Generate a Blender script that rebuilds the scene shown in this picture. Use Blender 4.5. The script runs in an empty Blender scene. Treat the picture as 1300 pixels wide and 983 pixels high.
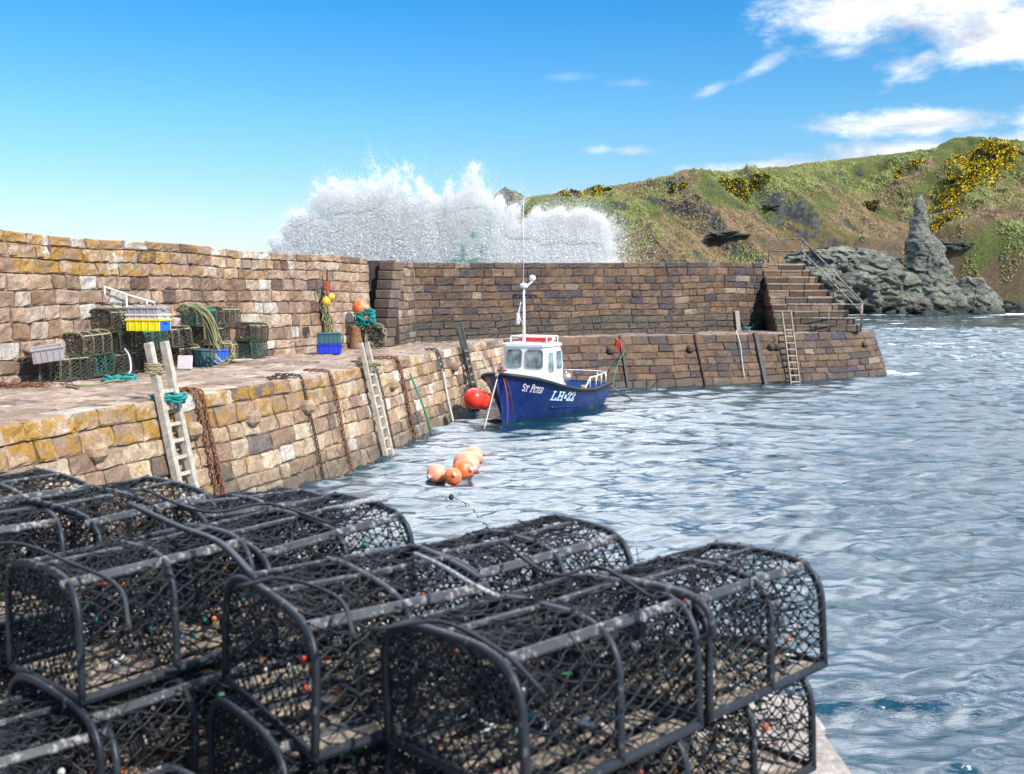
import bpy, math, random
import numpy as np
from mathutils import Vector, Matrix
from mathutils import noise as mnoise
random.seed(7); RNG = np.random.default_rng(11)
D = bpy.data
SC = bpy.context.scene
COL = SC.collection
R = math.radians
# ------------------------------------------------------------------ survey frame
F, HZ, CX, PY, H = 1264.0, 375.0, 650.0, 446.0, 3.6
TH = math.atan((PY - HZ) / F)
CT, ST = math.cos(TH), math.sin(TH)
def ray(x, y):
    u = (x - CX) / F; v = (PY - y) / F
    return Vector((u, v * ST + CT, v * CT - ST))
def P(x, y, z=0.0):
    d = ray(x, y); k = (z - H) / d.z
    return Vector((d.x * k, d.y * k, z))
def Q(x, y, Y):
    d = ray(x, y); k = Y / d.y
    return Vector((d.x * k, Y, H + d.z * k))
# ------------------------------------------------------------------ numpy noise
def _h(ix, iy, iz, s):
    n = (ix * 374761393 + iy * 668265263 + iz * 2147483647 + s * 974711) & 0xffffffff
    n = ((n ^ (n >> 13)) * 1274126177) & 0xffffffff
    return ((n ^ (n >> 16)) & 0xffff) / 65535.0
def vn(x, y, z=None, s=0):
    x = np.asarray(x, float); y = np.asarray(y, float)
    z = np.zeros_like(x) if z is None else np.asarray(z, float)
    xi, yi, zi = np.floor(x).astype(np.int64), np.floor(y).astype(np.int64), np.floor(z).astype(np.int64)
    a, b, c = x - xi, y - yi, z - zi
    a = a * a * (3 - 2 * a); b = b * b * (3 - 2 * b); c = c * c * (3 - 2 * c)
    r = 0
    for dx in (0, 1):
        for dy in (0, 1):
            for dz in (0, 1):
                w = (a if dx else 1 - a) * (b if dy else 1 - b) * (c if dz else 1 - c)
                r = r + w * _h(xi + dx, yi + dy, zi + dz, s)
    return r
def fbm(x, y, z=None, o=4, s=0):
    x = np.asarray(x, float); y = np.asarray(y, float)
    z = np.zeros_like(x) if z is None else np.asarray(z, float)
    r = 0; a = .5; t = 0
    for k in range(o):
        r = r + a * vn(x * 2**k, y * 2**k, z * 2**k, s + k * 7); t += a; a *= .5
    return r / t
def sm(a, b, x):
    t = np.clip((x - a) / (b - a), 0, 1); return t * t * (3 - 2 * t)
# ------------------------------------------------------------------ materials
def mat(name):
    m = D.materials.new(name); m.use_nodes = True
    nt = m.node_tree; b = nt.nodes['Principled BSDF']
    return m, nt, b
def N(nt, t, **k):
    n = nt.nodes.new(t)
    for a, v in k.items():
        if a in n.inputs.keys(): n.inputs[a].default_value = v
        else: setattr(n, a, v)
    return n
def L(nt, a, b): nt.links.new(a, b)
def mixc(nt, fac, a, b, mode='MIX'):
    n = nt.nodes.new('ShaderNodeMix'); n.data_type = 'RGBA'; n.blend_type = mode
    for i, v in ((0, fac), (6, a), (7, b)):
        if isinstance(v, bpy.types.NodeSocket): nt.links.new(v, n.inputs[i])
        else: n.inputs[i].default_value = v if i == 0 else (*v[:3], 1)
    return n.outputs[2]
def ramp(nt, src, p):
    n = nt.nodes.new('ShaderNodeValToRGB'); e = n.color_ramp.elements
    while len(e) < len(p): e.new(.5)
    for k, (pos, c) in zip(e, p):
        k.position = pos; k.color = (*c, 1) if isinstance(c, tuple) else (c, c, c, 1)
    nt.links.new(src, n.inputs[0]); return n.outputs[0]
def math_(nt, op, a, b=0.0, clamp=False):
    n = nt.nodes.new('ShaderNodeMath'); n.operation = op; n.use_clamp = clamp
    for i, v in ((0, a), (1, b)):
        if isinstance(v, bpy.types.NodeSocket): nt.links.new(v, n.inputs[i])
        else: n.inputs[i].default_value = v
    return n.outputs[0]
def noise(nt, vec, scale, detail=4, rough=.6, dist=0.0):
    n = N(nt, 'ShaderNodeTexNoise', Scale=scale, Detail=detail, Roughness=rough, Distortion=dist)
    if vec is not None: nt.links.new(vec, n.inputs['Vector'])
    return n.outputs['Fac']
def coords(nt, kind='Object'): return nt.nodes.new('ShaderNodeTexCoord').outputs[kind]
def bump(nt, b, h, s, d):
    n = N(nt, 'ShaderNodeBump', Strength=s, Distance=d); nt.links.new(h, n.inputs['Height']); nt.links.new(n.outputs[0], b.inputs['Normal'])

def plain(name, c, rough=.5, metal=0.0, var=.25, sc=8.0, bmp=.15, bd=.005, c2=None, t=(.45, .6), spec=.5):
    """a painted / worn surface: base colour varied by noise, optional second wear colour"""
    m, nt, b = mat(name); v = coords(nt)
    n1 = noise(nt, v, sc, 6, .65)
    dark = tuple(x * (1 - var) for x in c); lite = tuple(min(1, x * (1 + var)) for x in c)
    col = ramp(nt, n1, [(.3, dark), (.7, lite)])
    if c2:
        n2 = noise(nt, v, sc * 2.3, 5, .7)
        col = mixc(nt, ramp(nt, n2, [(t[0], 0.0), (t[1], 1.0)]), col, c2)
    L(nt, col, b.inputs['Base Color'])
    b.inputs['Roughness'].default_value = rough; b.inputs['Metallic'].default_value = metal
    b.inputs['Specular IOR Level'].default_value = spec
    if bmp: bump(nt, b, noise(nt, v, sc * 4, 4, .7), bmp, bd)
    return m
def stone(name, wet_z=None, rough=.85, stain=(.085, .055, .035), lich=(.46, .24, .03), strong=.8, st_amt=.5):
    """colour attribute gives each block its own stone; alpha = how much lichen it carries"""
    m, nt, b = mat(name); v = coords(nt)
    at = N(nt, 'ShaderNodeAttribute', attribute_name='Col')
    n1 = noise(nt, v, 3.2, 8, .72, .3)
    n2 = noise(nt, v, 22, 6, .75)
    k = math_(nt, 'MULTIPLY', ramp(nt, n1, [(.25, .5), (.5, .95), (.75, 1.5)]), ramp(nt, n2, [(.3, .5), (.5, 1.0), (.7, 1.45)]))
    col = mixc(nt, 1.0, at.outputs['Color'], k, 'MULTIPLY')
    # damp / mineral streaks running down
    mp = N(nt, 'ShaderNodeMapping'); mp.inputs['Scale'].default_value = (2.2, 2.2, .35); L(nt, v, mp.inputs[0])
    stn = ramp(nt, noise(nt, mp.outputs[0], 1.0, 6, .7), [(.5, 0.0), (.68, st_amt)])
    col = mixc(nt, stn, col, stain)
    # pale salt / mortar smears
    pal = ramp(nt, noise(nt, v, 5.5, 7, .75, .8), [(.6, 0.0), (.72, .45)])
    col = mixc(nt, pal, col, (.5, .43, .37))
    # lichen
    ln = math_(nt, 'ADD', noise(nt, v, 2.6, 7, .75, .4), math_(nt, 'MULTIPLY', math_(nt, 'SUBTRACT', at.outputs['Alpha'], .5), .36))
    lf = ramp(nt, ln, [(.55, 0.0), (.61, .9)])
    lc = mixc(nt, ramp(nt, n2, [(.4, 0.0), (.6, 1.0)]), lich, tuple(x * .5 for x in lich))
    col = mixc(nt, lf, col, lc)
    if wet_z is not None:
        sep = nt.nodes.new('ShaderNodeSeparateXYZ'); L(nt, coords(nt), sep.inputs[0])
        zz = math_(nt, 'ADD', sep.outputs[2], math_(nt, 'MULTIPLY', noise(nt, v, 1.7, 5, .7), -.5))
        wf = ramp(nt, math_(nt, 'MULTIPLY_ADD', zz, -2.2), [(0, 0.0), (1, .85)])
        wn = nt.nodes.new('ShaderNodeMapRange'); wn.inputs[1].default_value = wet_z; wn.inputs[2].default_value = wet_z - .4
        wn.inputs[3].default_value = 0; wn.inputs[4].default_value = .62; L(nt, zz, wn.inputs[0])
        col = mixc(nt, wn.outputs[0], col, (.055, .05, .035))
        rr = nt.nodes.new('ShaderNodeMapRange'); rr.inputs[3].default_value = rough; rr.inputs[4].default_value = .35
        L(nt, wn.outputs[0], rr.inputs[0]); L(nt, rr.outputs[0], b.inputs['Roughness'])
    else: b.inputs['Roughness'].default_value = rough
    L(nt, col, b.inputs['Base Color'])
    hh = math_(nt, 'ADD', math_(nt, 'MULTIPLY', noise(nt, v, 7, 8, .75), 1.0), math_(nt, 'MULTIPLY', n2, .45))
    bump(nt, b, hh, strong, .06)
    return m
M = {}
M['stone'] = stone('weathered_sandstone')
M['quay'] = stone('quay_sandstone', wet_z=.95, stain=(.16, .11, .08), st_amt=.35)
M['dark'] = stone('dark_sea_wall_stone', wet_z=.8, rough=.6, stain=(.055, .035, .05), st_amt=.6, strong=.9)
M['deck'] = stone('quay_flagstones', stain=(.1, .06, .05), st_amt=.7, lich=(.33, .27, .2), strong=.6)
M['mortar'] = plain('mortar', (.13, .1, .08), .95, var=.4, sc=5, bmp=.6, bd=.03)
M['mortar_d'] = plain('dark_mortar', (.07, .05, .045), .9, var=.4, sc=5, bmp=.6, bd=.03)
M['timber'] = plain('bleached_timber', (.42, .37, .31), .8, var=.35, sc=9, bmp=.4, c2=(.2, .16, .12), t=(.55, .7))
M['oldwood'] = plain('brown_weathered_timber', (.27, .2, .14), .8, var=.4, sc=9, bmp=.4, c2=(.4, .37, .33), t=(.5, .62))
M['darktimber'] = plain('wet_timber', (.08, .075, .07), .6, var=.4, sc=9, bmp=.4)
M['rust'] = plain('rusty_iron', (.2, .075, .035), .85, var=.5, sc=14, bmp=.5, c2=(.05, .03, .025), t=(.5, .65))
M['rustdark'] = plain('dark_rusty_iron', (.07, .04, .03), .8, var=.5, sc=14, bmp=.5)
M['bollard'] = plain('rusty_bollard_iron', (.28, .13, .05), .8, var=.4, sc=7, bmp=.4, c2=(.12, .07, .04))
M['steel'] = plain('galvanised_steel', (.45, .43, .42), .45, .6, sc=12, c2=(.2, .09, .04), t=(.55, .7))
M['railpipe'] = plain('rusting_galvanised_pipe', (.33, .3, .28), .55, .3, sc=5, c2=(.15, .06, .03), t=(.46, .56))
M['speckle'] = plain('speckled_cord', (.12, .13, .14), .8, var=.6, sc=60, bmp=.4, c2=(.5, .5, .5), t=(.5, .56))
M['bright'] = plain('bright_steel', (.75, .76, .78), .35, .3, sc=12)
M['rubber'] = plain('black_rubber_hose', (.016, .02, .028), .45, spec=.35, var=.35, sc=10, bmp=.25, c2=(.17, .16, .155), t=(.6, .74))
M['rail'] = plain('scuffed_creel_rail', (.028, .031, .038), .5, spec=.35, var=.4, sc=11, bmp=.3, c2=(.3, .28, .26), t=(.53, .66))
M['net'] = plain('black_netting', (.009, .011, .015), .6, var=.4, sc=12, bmp=0, c2=(.07, .07, .07), t=(.62, .8), spec=.3)
M['netbrown'] = plain('brown_netting', (.05, .045, .032), .8, var=.4, sc=12, bmp=0)
M['netgreen'] = plain('green_netting', (.02, .09, .07), .8, var=.5, sc=12, bmp=0, c2=(.05, .05, .04))
M['ropetan'] = plain('tan_rope', (.3, .25, .15), .9, var=.35, sc=30, bmp=.5)
M['ropeolive'] = plain('olive_rope', (.2, .2, .1), .9, var=.35, sc=30, bmp=.5)
M['ropeteal'] = plain('teal_rope', (.01, .22, .2), .8, var=.35, sc=30, bmp=.5)
M['ropegreen'] = plain('green_rope', (.04, .22, .13), .8, var=.4, sc=20, bmp=.5)
M['ropewhite'] = plain('pale_rope', (.5, .52, .5), .8, var=.3, sc=30, bmp=.5)
M['ropedark'] = plain('dark_rope', (.035, .035, .03), .9, var=.4, sc=30, bmp=.5)
M['ropered'] = plain('red_rope', (.5, .04, .02), .8, var=.3, sc=20, bmp=.4)
M['slat'] = plain('wet_wood_slats', (.24, .19, .14), .7, var=.4, sc=9, bmp=.4)
M['orange'] = plain('orange_buoy_vinyl', (.8, .16, .04), .45, var=.12, sc=3, bmp=.1, c2=(.82, .45, .3), t=(.52, .68))
M['pinkbuoy'] = plain('faded_pink_orange_buoy_vinyl', (.8, .3, .17), .5, var=.12, sc=3, bmp=.1, c2=(.85, .5, .38), t=(.5, .75))
M['redbuoy'] = plain('red_buoy_vinyl', (.75, .035, .015), .35, var=.1, sc=3, bmp=.08)
M['yellowb'] = plain('yellow_float', (.75, .38, .02), .5, var=.1, sc=3)
M['cyellow'] = plain('yellow_crate_plastic', (.75, .62, .02), .5, var=.12, sc=5, c2=(.3, .26, .08), t=(.62, .75))
M['cblue'] = plain('blue_crate_plastic', (.02, .13, .55), .5, var=.15, sc=5)
M['cnavy'] = plain('deep_blue_crate_plastic', (.01, .03, .45), .5, var=.15, sc=5)
M['cgrey'] = plain('grey_crate_plastic', (.3, .27, .28), .6, var=.15, sc=5, c2=(.15, .1, .08), t=(.6, .75))
M['cpale'] = plain('pale_crate_plastic', (.55, .5, .52), .6, var=.1, sc=5)
M['cteal'] = plain('dark_teal_crate_plastic', (.03, .1, .12), .55, var=.2, sc=5)
M['cbrown'] = plain('brown_crate_plastic', (.1, .05, .035), .7, var=.3, sc=5)
M['hull'] = plain('navy_gloss_hull_paint', (.006, .028, .155), .22, var=.12, sc=2.5, bmp=.03, c2=(.02, .05, .16), t=(.62, .8))
def hullpaint():
    m, nt, b = mat('worn_navy_hull_paint'); v = coords(nt); sp_ = nt.nodes.new('ShaderNodeSeparateXYZ'); L(nt, v, sp_.inputs[0])
    mp = N(nt, 'ShaderNodeMapping'); mp.inputs['Scale'].default_value = (7, 7, .8); L(nt, v, mp.inputs[0]); n1 = noise(nt, mp.outputs[0], 1, 6, .7); n2 = noise(nt, v, 6, 7, .75)
    col = ramp(nt, noise(nt, v, 1.5, 4), [(.3, (.005, .024, .13)), (.7, (.009, .036, .18))])
    col = mixc(nt, ramp(nt, n1, [(.56, 0.0), (.72, .4)]), col, (.1, .1, .12)); col = mixc(nt, ramp(nt, n2, [(.66, 0.0), (.7, .6)]), col, (.16, .13, .11))
    wz = nt.nodes.new('ShaderNodeMapRange'); wz.inputs[1].default_value = .2; wz.inputs[2].default_value = .05; L(nt, math_(nt, 'ADD', sp_.outputs[2], math_(nt, 'MULTIPLY', n2, .14)), wz.inputs[0])
    col = mixc(nt, math_(nt, 'MULTIPLY', wz.outputs[0], .8), col, (.03, .045, .03)); L(nt, col, b.inputs['Base Color']); L(nt, ramp(nt, n2, [(.4, .2), (.7, .5)]), b.inputs['Roughness']); return m
M['hull'] = hullpaint()
M['hullin'] = plain('blue_inner_hull_paint', (.02, .08, .3), .5, var=.2, sc=4)
M['black'] = plain('black_rubber_fender', (.015, .016, .02), .6, var=.2)
M['white'] = plain('white_gelcoat', (.78, .79, .8), .3, var=.04, sc=3, bmp=.03, c2=(.6, .58, .52), t=(.68, .85))
M['lettering'] = plain('white_lettering_paint', (.75, .85, .9), .5, var=.03, bmp=0)
M['letteringpink'] = plain('pale_pink_lettering_paint', (.8, .65, .68), .5, var=.03, bmp=0)
M['redp'] = plain('red_plastic', (.65, .03, .03), .4, var=.1)
def glassy():
    m, nt, b = mat('wheelhouse_glass'); b.inputs['Base Color'].default_value = (.16, .22, .24, 1)
    b.inputs['Roughness'].default_value = .04; b.inputs['Specular IOR Level'].default_value = 1.0
    L(nt, ramp(nt, noise(nt, coords(nt), 3, 3), [(.35, (.05, .09, .1)), (.65, (.3, .36, .38))]), b.inputs['Base Color']); return m
M['glass'] = glassy()
# ------------------------------------------------------------------ mesh builder
class MB:
    def __init__(s): s.v = []; s.f = []; s.c = []; s.m = []; s.col = (.5, .5, .5, 0); s.mi = 0
    def add(s, vs, fs):
        o = len(s.v); s.v += [tuple(p) for p in vs]; s.c += [s.col] * len(vs)
        s.f += [tuple(i + o for i in f) for f in fs]; s.m += [s.mi] * len(fs)
    def box(s, c, sz, rot=None, bev=0.0):
        x, y, z = sz[0] / 2, sz[1] / 2, sz[2] / 2
        if bev:
            b = min(bev, x * .9, y * .9, z * .9); vs = []
            for sx in (-1, 1):
                for sy in (-1, 1):
                    for sz_ in (-1, 1):
                        vs += [(sx * x, sy * (y - b), sz_ * (z - b)), (sx * (x - b), sy * y, sz_ * (z - b)), (sx * (x - b), sy * (y - b), sz_ * z)]
            I = lambda a, b_, c_, k: ((a * 2 + b_) * 2 + c_) * 3 + k
            fs = [(I(1,0,0,0), I(1,1,0,0), I(1,1,1,0), I(1,0,1,0)), (I(0,0,0,0), I(0,0,1,0), I(0,1,1,0), I(0,1,0,0)),
                  (I(0,1,0,1), I(0,1,1,1), I(1,1,1,1), I(1,1,0,1)), (I(0,0,0,1), I(1,0,0,1), I(1,0,1,1), I(0,0,1,1)),
                  (I(0,0,1,2), I(1,0,1,2), I(1,1,1,2), I(0,1,1,2)), (I(0,0,0,2), I(0,1,0,2), I(1,1,0,2), I(1,0,0,2))]
            for a in (0, 1):
                for b_ in (0, 1):
                    fs.append((I(a, b_, 0, 0), I(a, b_, 1, 0), I(a, b_, 1, 1), I(a, b_, 0, 1)))
                    fs.append((I(a, 0, b_, 0), I(a, 1, b_, 0), I(a, 1, b_, 2), I(a, 0, b_, 2)))
                    fs.append((I(0, a, b_, 1), I(1, a, b_, 1), I(1, a, b_, 2), I(0, a, b_, 2)))
                    for c_ in (0, 1): fs.append((I(a, b_, c_, 0), I(a, b_, c_, 1), I(a, b_, c_, 2)))
        else:
            vs = [(sx * x, sy * y, sz_ * z) for sx in (-1, 1) for sy in (-1, 1) for sz_ in (-1, 1)]
            fs = [(0,1,3,2), (4,6,7,5), (0,4,5,1), (2,3,7,6), (0,2,6,4), (1,5,7,3)]
        c = Vector(c)
        s.add([(rot @ Vector(p) if rot else Vector(p)) + c for p in vs], fs)
    def tube(s, pts, r, n=6, closed=False, cap=True):
        pts = [Vector(p) for p in pts]; k = len(pts)
        if k < 2: return
        rr = r if isinstance(r, (list, tuple)) else [r] * k
        vs = []; up = None
        for i, p in enumerate(pts):
            if closed: t = pts[(i + 1) % k] - pts[i - 1]
            else: t = pts[min(i + 1, k - 1)] - pts[max(i - 1, 0)]
            if t.length < 1e-9: t = Vector((0, 0, 1))
            t.normalize()
            if up is None:
                up = Vector((0, 0, 1)) if abs(t.z) < .9 else Vector((1, 0, 0))
            a = up - t * up.dot(t)
            if a.length < 1e-6: a = Vector((1, 0, 0)).cross(t)
            a.normalize(); up = a; b = t.cross(a)
            for j in range(n):
                an = 2 * math.pi * j / n
                vs.append(p + (a * math.cos(an) + b * math.sin(an)) * rr[i])
        fs = []
        for i in range(k if closed else k - 1):
            for j in range(n):
                i2 = (i + 1) % k
                fs.append((i * n + j, i * n + (j + 1) % n, i2 * n + (j + 1) % n, i2 * n + j))
        if cap and not closed: fs += [tuple(range(n))[::-1], tuple((k - 1) * n + j for j in range(n))]
        s.add(vs, fs)
    def lathe(s, prof, c=(0, 0, 0), n=20, rot=None):
        c = Vector(c); vs = []
        for r, z in prof:
            for j in range(n):
                a = 2 * math.pi * j / n; p = Vector((r * math.cos(a), r * math.sin(a), z))
                vs.append((rot @ p if rot else p) + c)
        fs = [(i * n + j, i * n + (j + 1) % n, (i + 1) * n + (j + 1) % n, (i + 1) * n + j) for i in range(len(prof) - 1) for j in range(n)]
        fs += [tuple(range(n))[::-1], tuple((len(prof) - 1) * n + j for j in range(n))]
        s.add(vs, fs)
    def grid(s, fn, nu, nv, closed_u=False):
        vs = [fn(i / (nu if closed_u else nu - 1), j / (nv - 1)) for i in range(nu) for j in range(nv)]
        fs = [(i * nv + j, ((i + 1) % nu) * nv + j, ((i + 1) % nu) * nv + j + 1, i * nv + j + 1) for i in range(nu if closed_u else nu - 1) for j in range(nv - 1)]
        s.add(vs, fs)
    def prism(s, poly, z0, z1):
        n = len(poly); vs = [(x, y, z0) for x, y in poly] + [(x, y, z1) for x, y in poly]
        s.add(vs, [tuple(range(n))[::-1], tuple(range(n, 2 * n))] + [(i, (i + 1) % n, n + (i + 1) % n, n + i) for i in range(n)])
    def build(s, name, mats, parent=None, smooth=False, loc=None):
        me = D.meshes.new(name); me.from_pydata(s.v, [], s.f)
        ms = mats if isinstance(mats, (list, tuple)) else [mats]
        for m in ms: me.materials.append(m)
        if len(ms) > 1: me.polygons.foreach_set('material_index', s.m)
        if any(c != (.5, .5, .5, 0) for c in s.c[:1] + s.c[-1:]) or len(set(s.c[:50])) > 1:
            a = me.color_attributes.new('Col', 'FLOAT_COLOR', 'POINT')
            a.data.foreach_set('color', np.array(s.c, np.float32).ravel())
        if smooth: me.polygons.foreach_set('use_smooth', [True] * len(me.polygons))
        me.update()
        o = D.objects.new(name, me); COL.objects.link(o)
        if parent: o.parent = parent
        if loc is not None: o.location = loc
        return o
def tag(o, label=None, cat=None, group=None, kind=None):
    if label: o['label'] = label
    if cat: o['category'] = cat
    if group: o['group'] = group
    if kind: o['kind'] = kind
    return o
def empty(name, loc=(0, 0, 0), rz=0.0, label=None, cat=None, group=None):
    o = D.objects.new(name, None); COL.objects.link(o); o.location = loc; o.rotation_euler = (0, 0, rz)
    o.empty_display_size = .2
    return tag(o, label, cat, group)
def copy_tree(o, parent=None):
    c = o.copy(); COL.objects.link(c)
    if parent: c.parent = parent
    for ch in o.children: copy_tree(ch, c)
    return c
def npmesh(name, v, f, mats, col=None, smooth=False, k=4, parent=None, mi=None):
    me = D.meshes.new(name); nf = len(f)
    me.vertices.add(len(v)); me.vertices.foreach_set('co', np.asarray(v, np.float32).ravel())
    me.loops.add(nf * k); me.polygons.add(nf)
    me.loops.foreach_set('vertex_index', np.asarray(f, np.int32).ravel())
    me.polygons.foreach_set('loop_start', np.arange(0, nf * k, k, dtype=np.int32))
    if mi is not None: me.polygons.foreach_set('material_index', np.asarray(mi, np.int32))
    if smooth: me.polygons.foreach_set('use_smooth', np.ones(nf, bool))
    for m in (mats if isinstance(mats, list) else [mats]): me.materials.append(m)
    if col is not None:
        a = me.color_attributes.new('Col', 'FLOAT_COLOR', 'POINT'); a.data.foreach_set('color', np.asarray(col, np.float32).ravel())
    me.update(calc_edges=True)
    o = D.objects.new(name, me); COL.objects.link(o)
    if parent: o.parent = parent
    return o
def smooth_path(pts, n=8):
    pts = [Vector(p) for p in pts]; out = []
    q = [2 * pts[0] - pts[1]] + pts + [2 * pts[-1] - pts[-2]]
    for i in range(1, len(q) - 2):
        for k in range(n):
            t = k / n; a, b, c, d = q[i-1], q[i], q[i+1], q[i+2]
            out.append(.5 * ((2*b) + (c-a)*t + (2*a-5*b+4*c-d)*t*t + (3*b-a-3*c+d)*t*t*t))
    out.append(pts[-1]); return out
# ------------------------------------------------------------------ masonry
class Path:
    def __init__(s, pts):
        s.p = [Vector((x, y, 0)) for x, y in pts]; s.l = [0]
        for a, b in zip(s.p, s.p[1:]): s.l.append(s.l[-1] + (b - a).length)
        s.L = s.l[-1]
    def at(s, d):
        i = 0
        while i < len(s.l) - 2 and d > s.l[i + 1]: i += 1
        t = (d - s.l[i]) / (s.l[i + 1] - s.l[i]); return s.p[i].lerp(s.p[i + 1], t)
    def tan(s, d, e=.8):
        a = s.at(max(0, d - e)); b = s.at(min(s.L, d + e)); t = b - a; t.normalize(); return t
    def nrm(s, d):                       # outward = to the right of travel
        t = s.tan(d); return Vector((t.y, -t.x, 0))
    def near(s, x, y):
        return min((i * s.L / 800 for i in range(801)), key=lambda d: (s.at(d).x - x)**2 + (s.at(d).y - y)**2)
def pick(pal):
    r = random.random() * sum(p[0] for p in pal)
    for w, c in pal:
        r -= w
        if r <= 0: break
    k = random.uniform(.86, 1.14); j = random.uniform(-.015, .015)
    return (max(0, c[0] * k + j), c[1] * k, max(0, c[2] * k - j * .6))
def masonry(mb, pos, nrm, S0, S1, rows, wr, pal, lich=lambda s, v: 0.0, gap=.011, prot=.02, rough=.011, back=.06, top_big=None, wav=.024):
    """rows: list of v boundaries; pos(s,v)->point, nrm(s,v)->outward"""
    for ri, (v0, v1) in enumerate(zip(rows, rows[1:])):
        s = S0 + random.uniform(0, .2); s = S0
        hgt = (pos(S0, v1) - pos(S0, v0)).length
        while s < S1 - .02:
            w = random.uniform(*wr)
            if top_big and ri == len(rows) - 2: w = random.uniform(*top_big)
            if S1 - s - w < wr[0] * .6: w = S1 - s
            e = s + w
            c = pick(pal(s, v0)); li = lich(s, (v0 + v1) / 2); mb.col = (*c, li)
            pr = max(-.008, prot * random.uniform(-.9, 1.25)); off = random.uniform(0, 99)
            if w < .07: s = e; continue
            gy = gap * (v1 - v0) / max(hgt, .01)
            us = [0, .09, .35, .65, .91, 1]; vz = [0, .13, .5, .87, 1]
            sk = random.uniform(-.05, .05) * (w > .3); sk2 = random.uniform(-.12, .12)*(v1-v0)
            g = []
            for i, u in enumerate(us):
                for j, q in enumerate(vz):
                    ss = s + gap + (w - 2 * gap) * u + sk * (q - .5); vv = v0 + gy + (v1 - v0 - 2 * gy) * q + sk2 * (u - .5) * (1 if 0 < ri else 0)
                    ss = min(max(ss, S0), S1); dv = math.sin(vv * math.pi) * wav
                    if dv: vv = vv + dv * (mnoise.noise(Vector((ss * .35, vv * 3.0, 1.7))) + .5 * mnoise.noise(Vector((ss * 1.3, vv * 7.0, 5.7)))) 
                    p = pos(ss, vv); n = nrm(ss, vv)
                    edge = (i in (0, len(us) - 1)) or (j in (0, len(vz) - 1))
                    corner = (i in (0, len(us) - 1)) and (j in (0, len(vz) - 1))
                    d = pr + (random.random() - .5) * 2.6 * rough - (.024 * random.uniform(.4, 1.3) if edge else 0) - (.02 * random.random() if corner else 0)
                    g.append(p + n * d)
            nu, nv = len(us), len(vz); fs = [(i*nv+j, (i+1)*nv+j, (i+1)*nv+j+1, i*nv+j+1) for i in range(nu-1) for j in range(nv-1)]
            ring = [i*nv for i in range(nu)] + [(nu-1)*nv+j for j in range(1, nv)] + [i*nv+nv-1 for i in range(nu-2, -1, -1)] + [j for j in range(nv-2, 0, -1)]
            base = len(g)
            for r_ in ring:
                i, j = divmod(r_, nv); ss = s + w * us[i]; vv = v0 + (v1 - v0) * vz[j]
                g.append(Vector(g[r_]) - nrm(ss, vv) * (back + pr))
            m_ = len(ring)
            fs += [(ring[(k+1) % m_], ring[k], base + k, base + (k+1) % m_) for k in range(m_)]
            mb.add(g, fs)
            s = e
def rowsplit(a, b, lo, hi):
    r = [a]
    while b - r[-1] > hi * 1.15: r.append(r[-1] + random.uniform(lo, hi))
    r.append(b); return r
QZ = 2.0
E = Path([(-8.6, 2), (-7.5, 7), (-6.35, 12), (-5.75, 14.2), (-5.2, 16), (-4.5, 18), (-3.85, 20), (-3.4, 22), (-2.9, 24.8), (-2.15, 28.3), (-1.45, 32), (-.3, 36.1)])
FQ = Path([(-.3, 36.1), (3.4, 38.6), (6.4, 39.5), (11.7, 41.9), (16.0, 44.4), (16.5, 45.4), (16.4, 52)])
NA = Path([(-13.5, 1), (-10.9, 10), (-9.2, 17.1), (-8.0, 21.5), (-6.9, 25.4), (-6.0, 27.8), (-4.5, 31.2)])
KX = (-3.36, 33.9)
FW = Path([(-3.7, 31.9), KX, (3.7, 41.2), (12.3, 46.6), (13.8, 47.4)])
def quay_top(path, z): return z
pal_left = lambda s, v: [(5, (.34, .235, .16)), (3, (.42, .31, .22)), (2.5, (.5, .43, .37)), (1.6, (.23, .15, .105)), (1, (.3, .19, .17)), (.7, (.12, .075, .07))]
def pal_leftwall(s, v):
    f = min(1, max(0, (s - 17) / 14))
    return [(5, (.37, .25, .175)), (3 - 2 * f, (.43, .315, .235)), (1.8 - 1.4 * f, (.5, .44, .38)), (1.6 + 3 * f, (.25, .16, .1)), (1, (.32, .2, .15)), (.3 + 1.6 * f, (.13, .08, .06))]
pal_quay = lambda s, v: [(5, (.4, .275, .175)), (3, (.47, .35, .24)), (1.1, (.58, .51, .44)), (2.2, (.31, .2, .13)), (1.6, (.25, .16, .11)), (.9, (.15, .11, .09))]
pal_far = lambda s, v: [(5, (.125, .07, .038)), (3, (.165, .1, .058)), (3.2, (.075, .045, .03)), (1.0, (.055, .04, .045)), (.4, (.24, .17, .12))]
pal_deck = lambda s, v: [(5, (.3, .21, .155)), (3, (.38, .28, .21)), (2, (.22, .15, .11)), (1, (.4, .33, .28))]
pal_fdeck = lambda s, v: [(5, (.22, .15, .11)), (2, (.33, .26, .2))]
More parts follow.
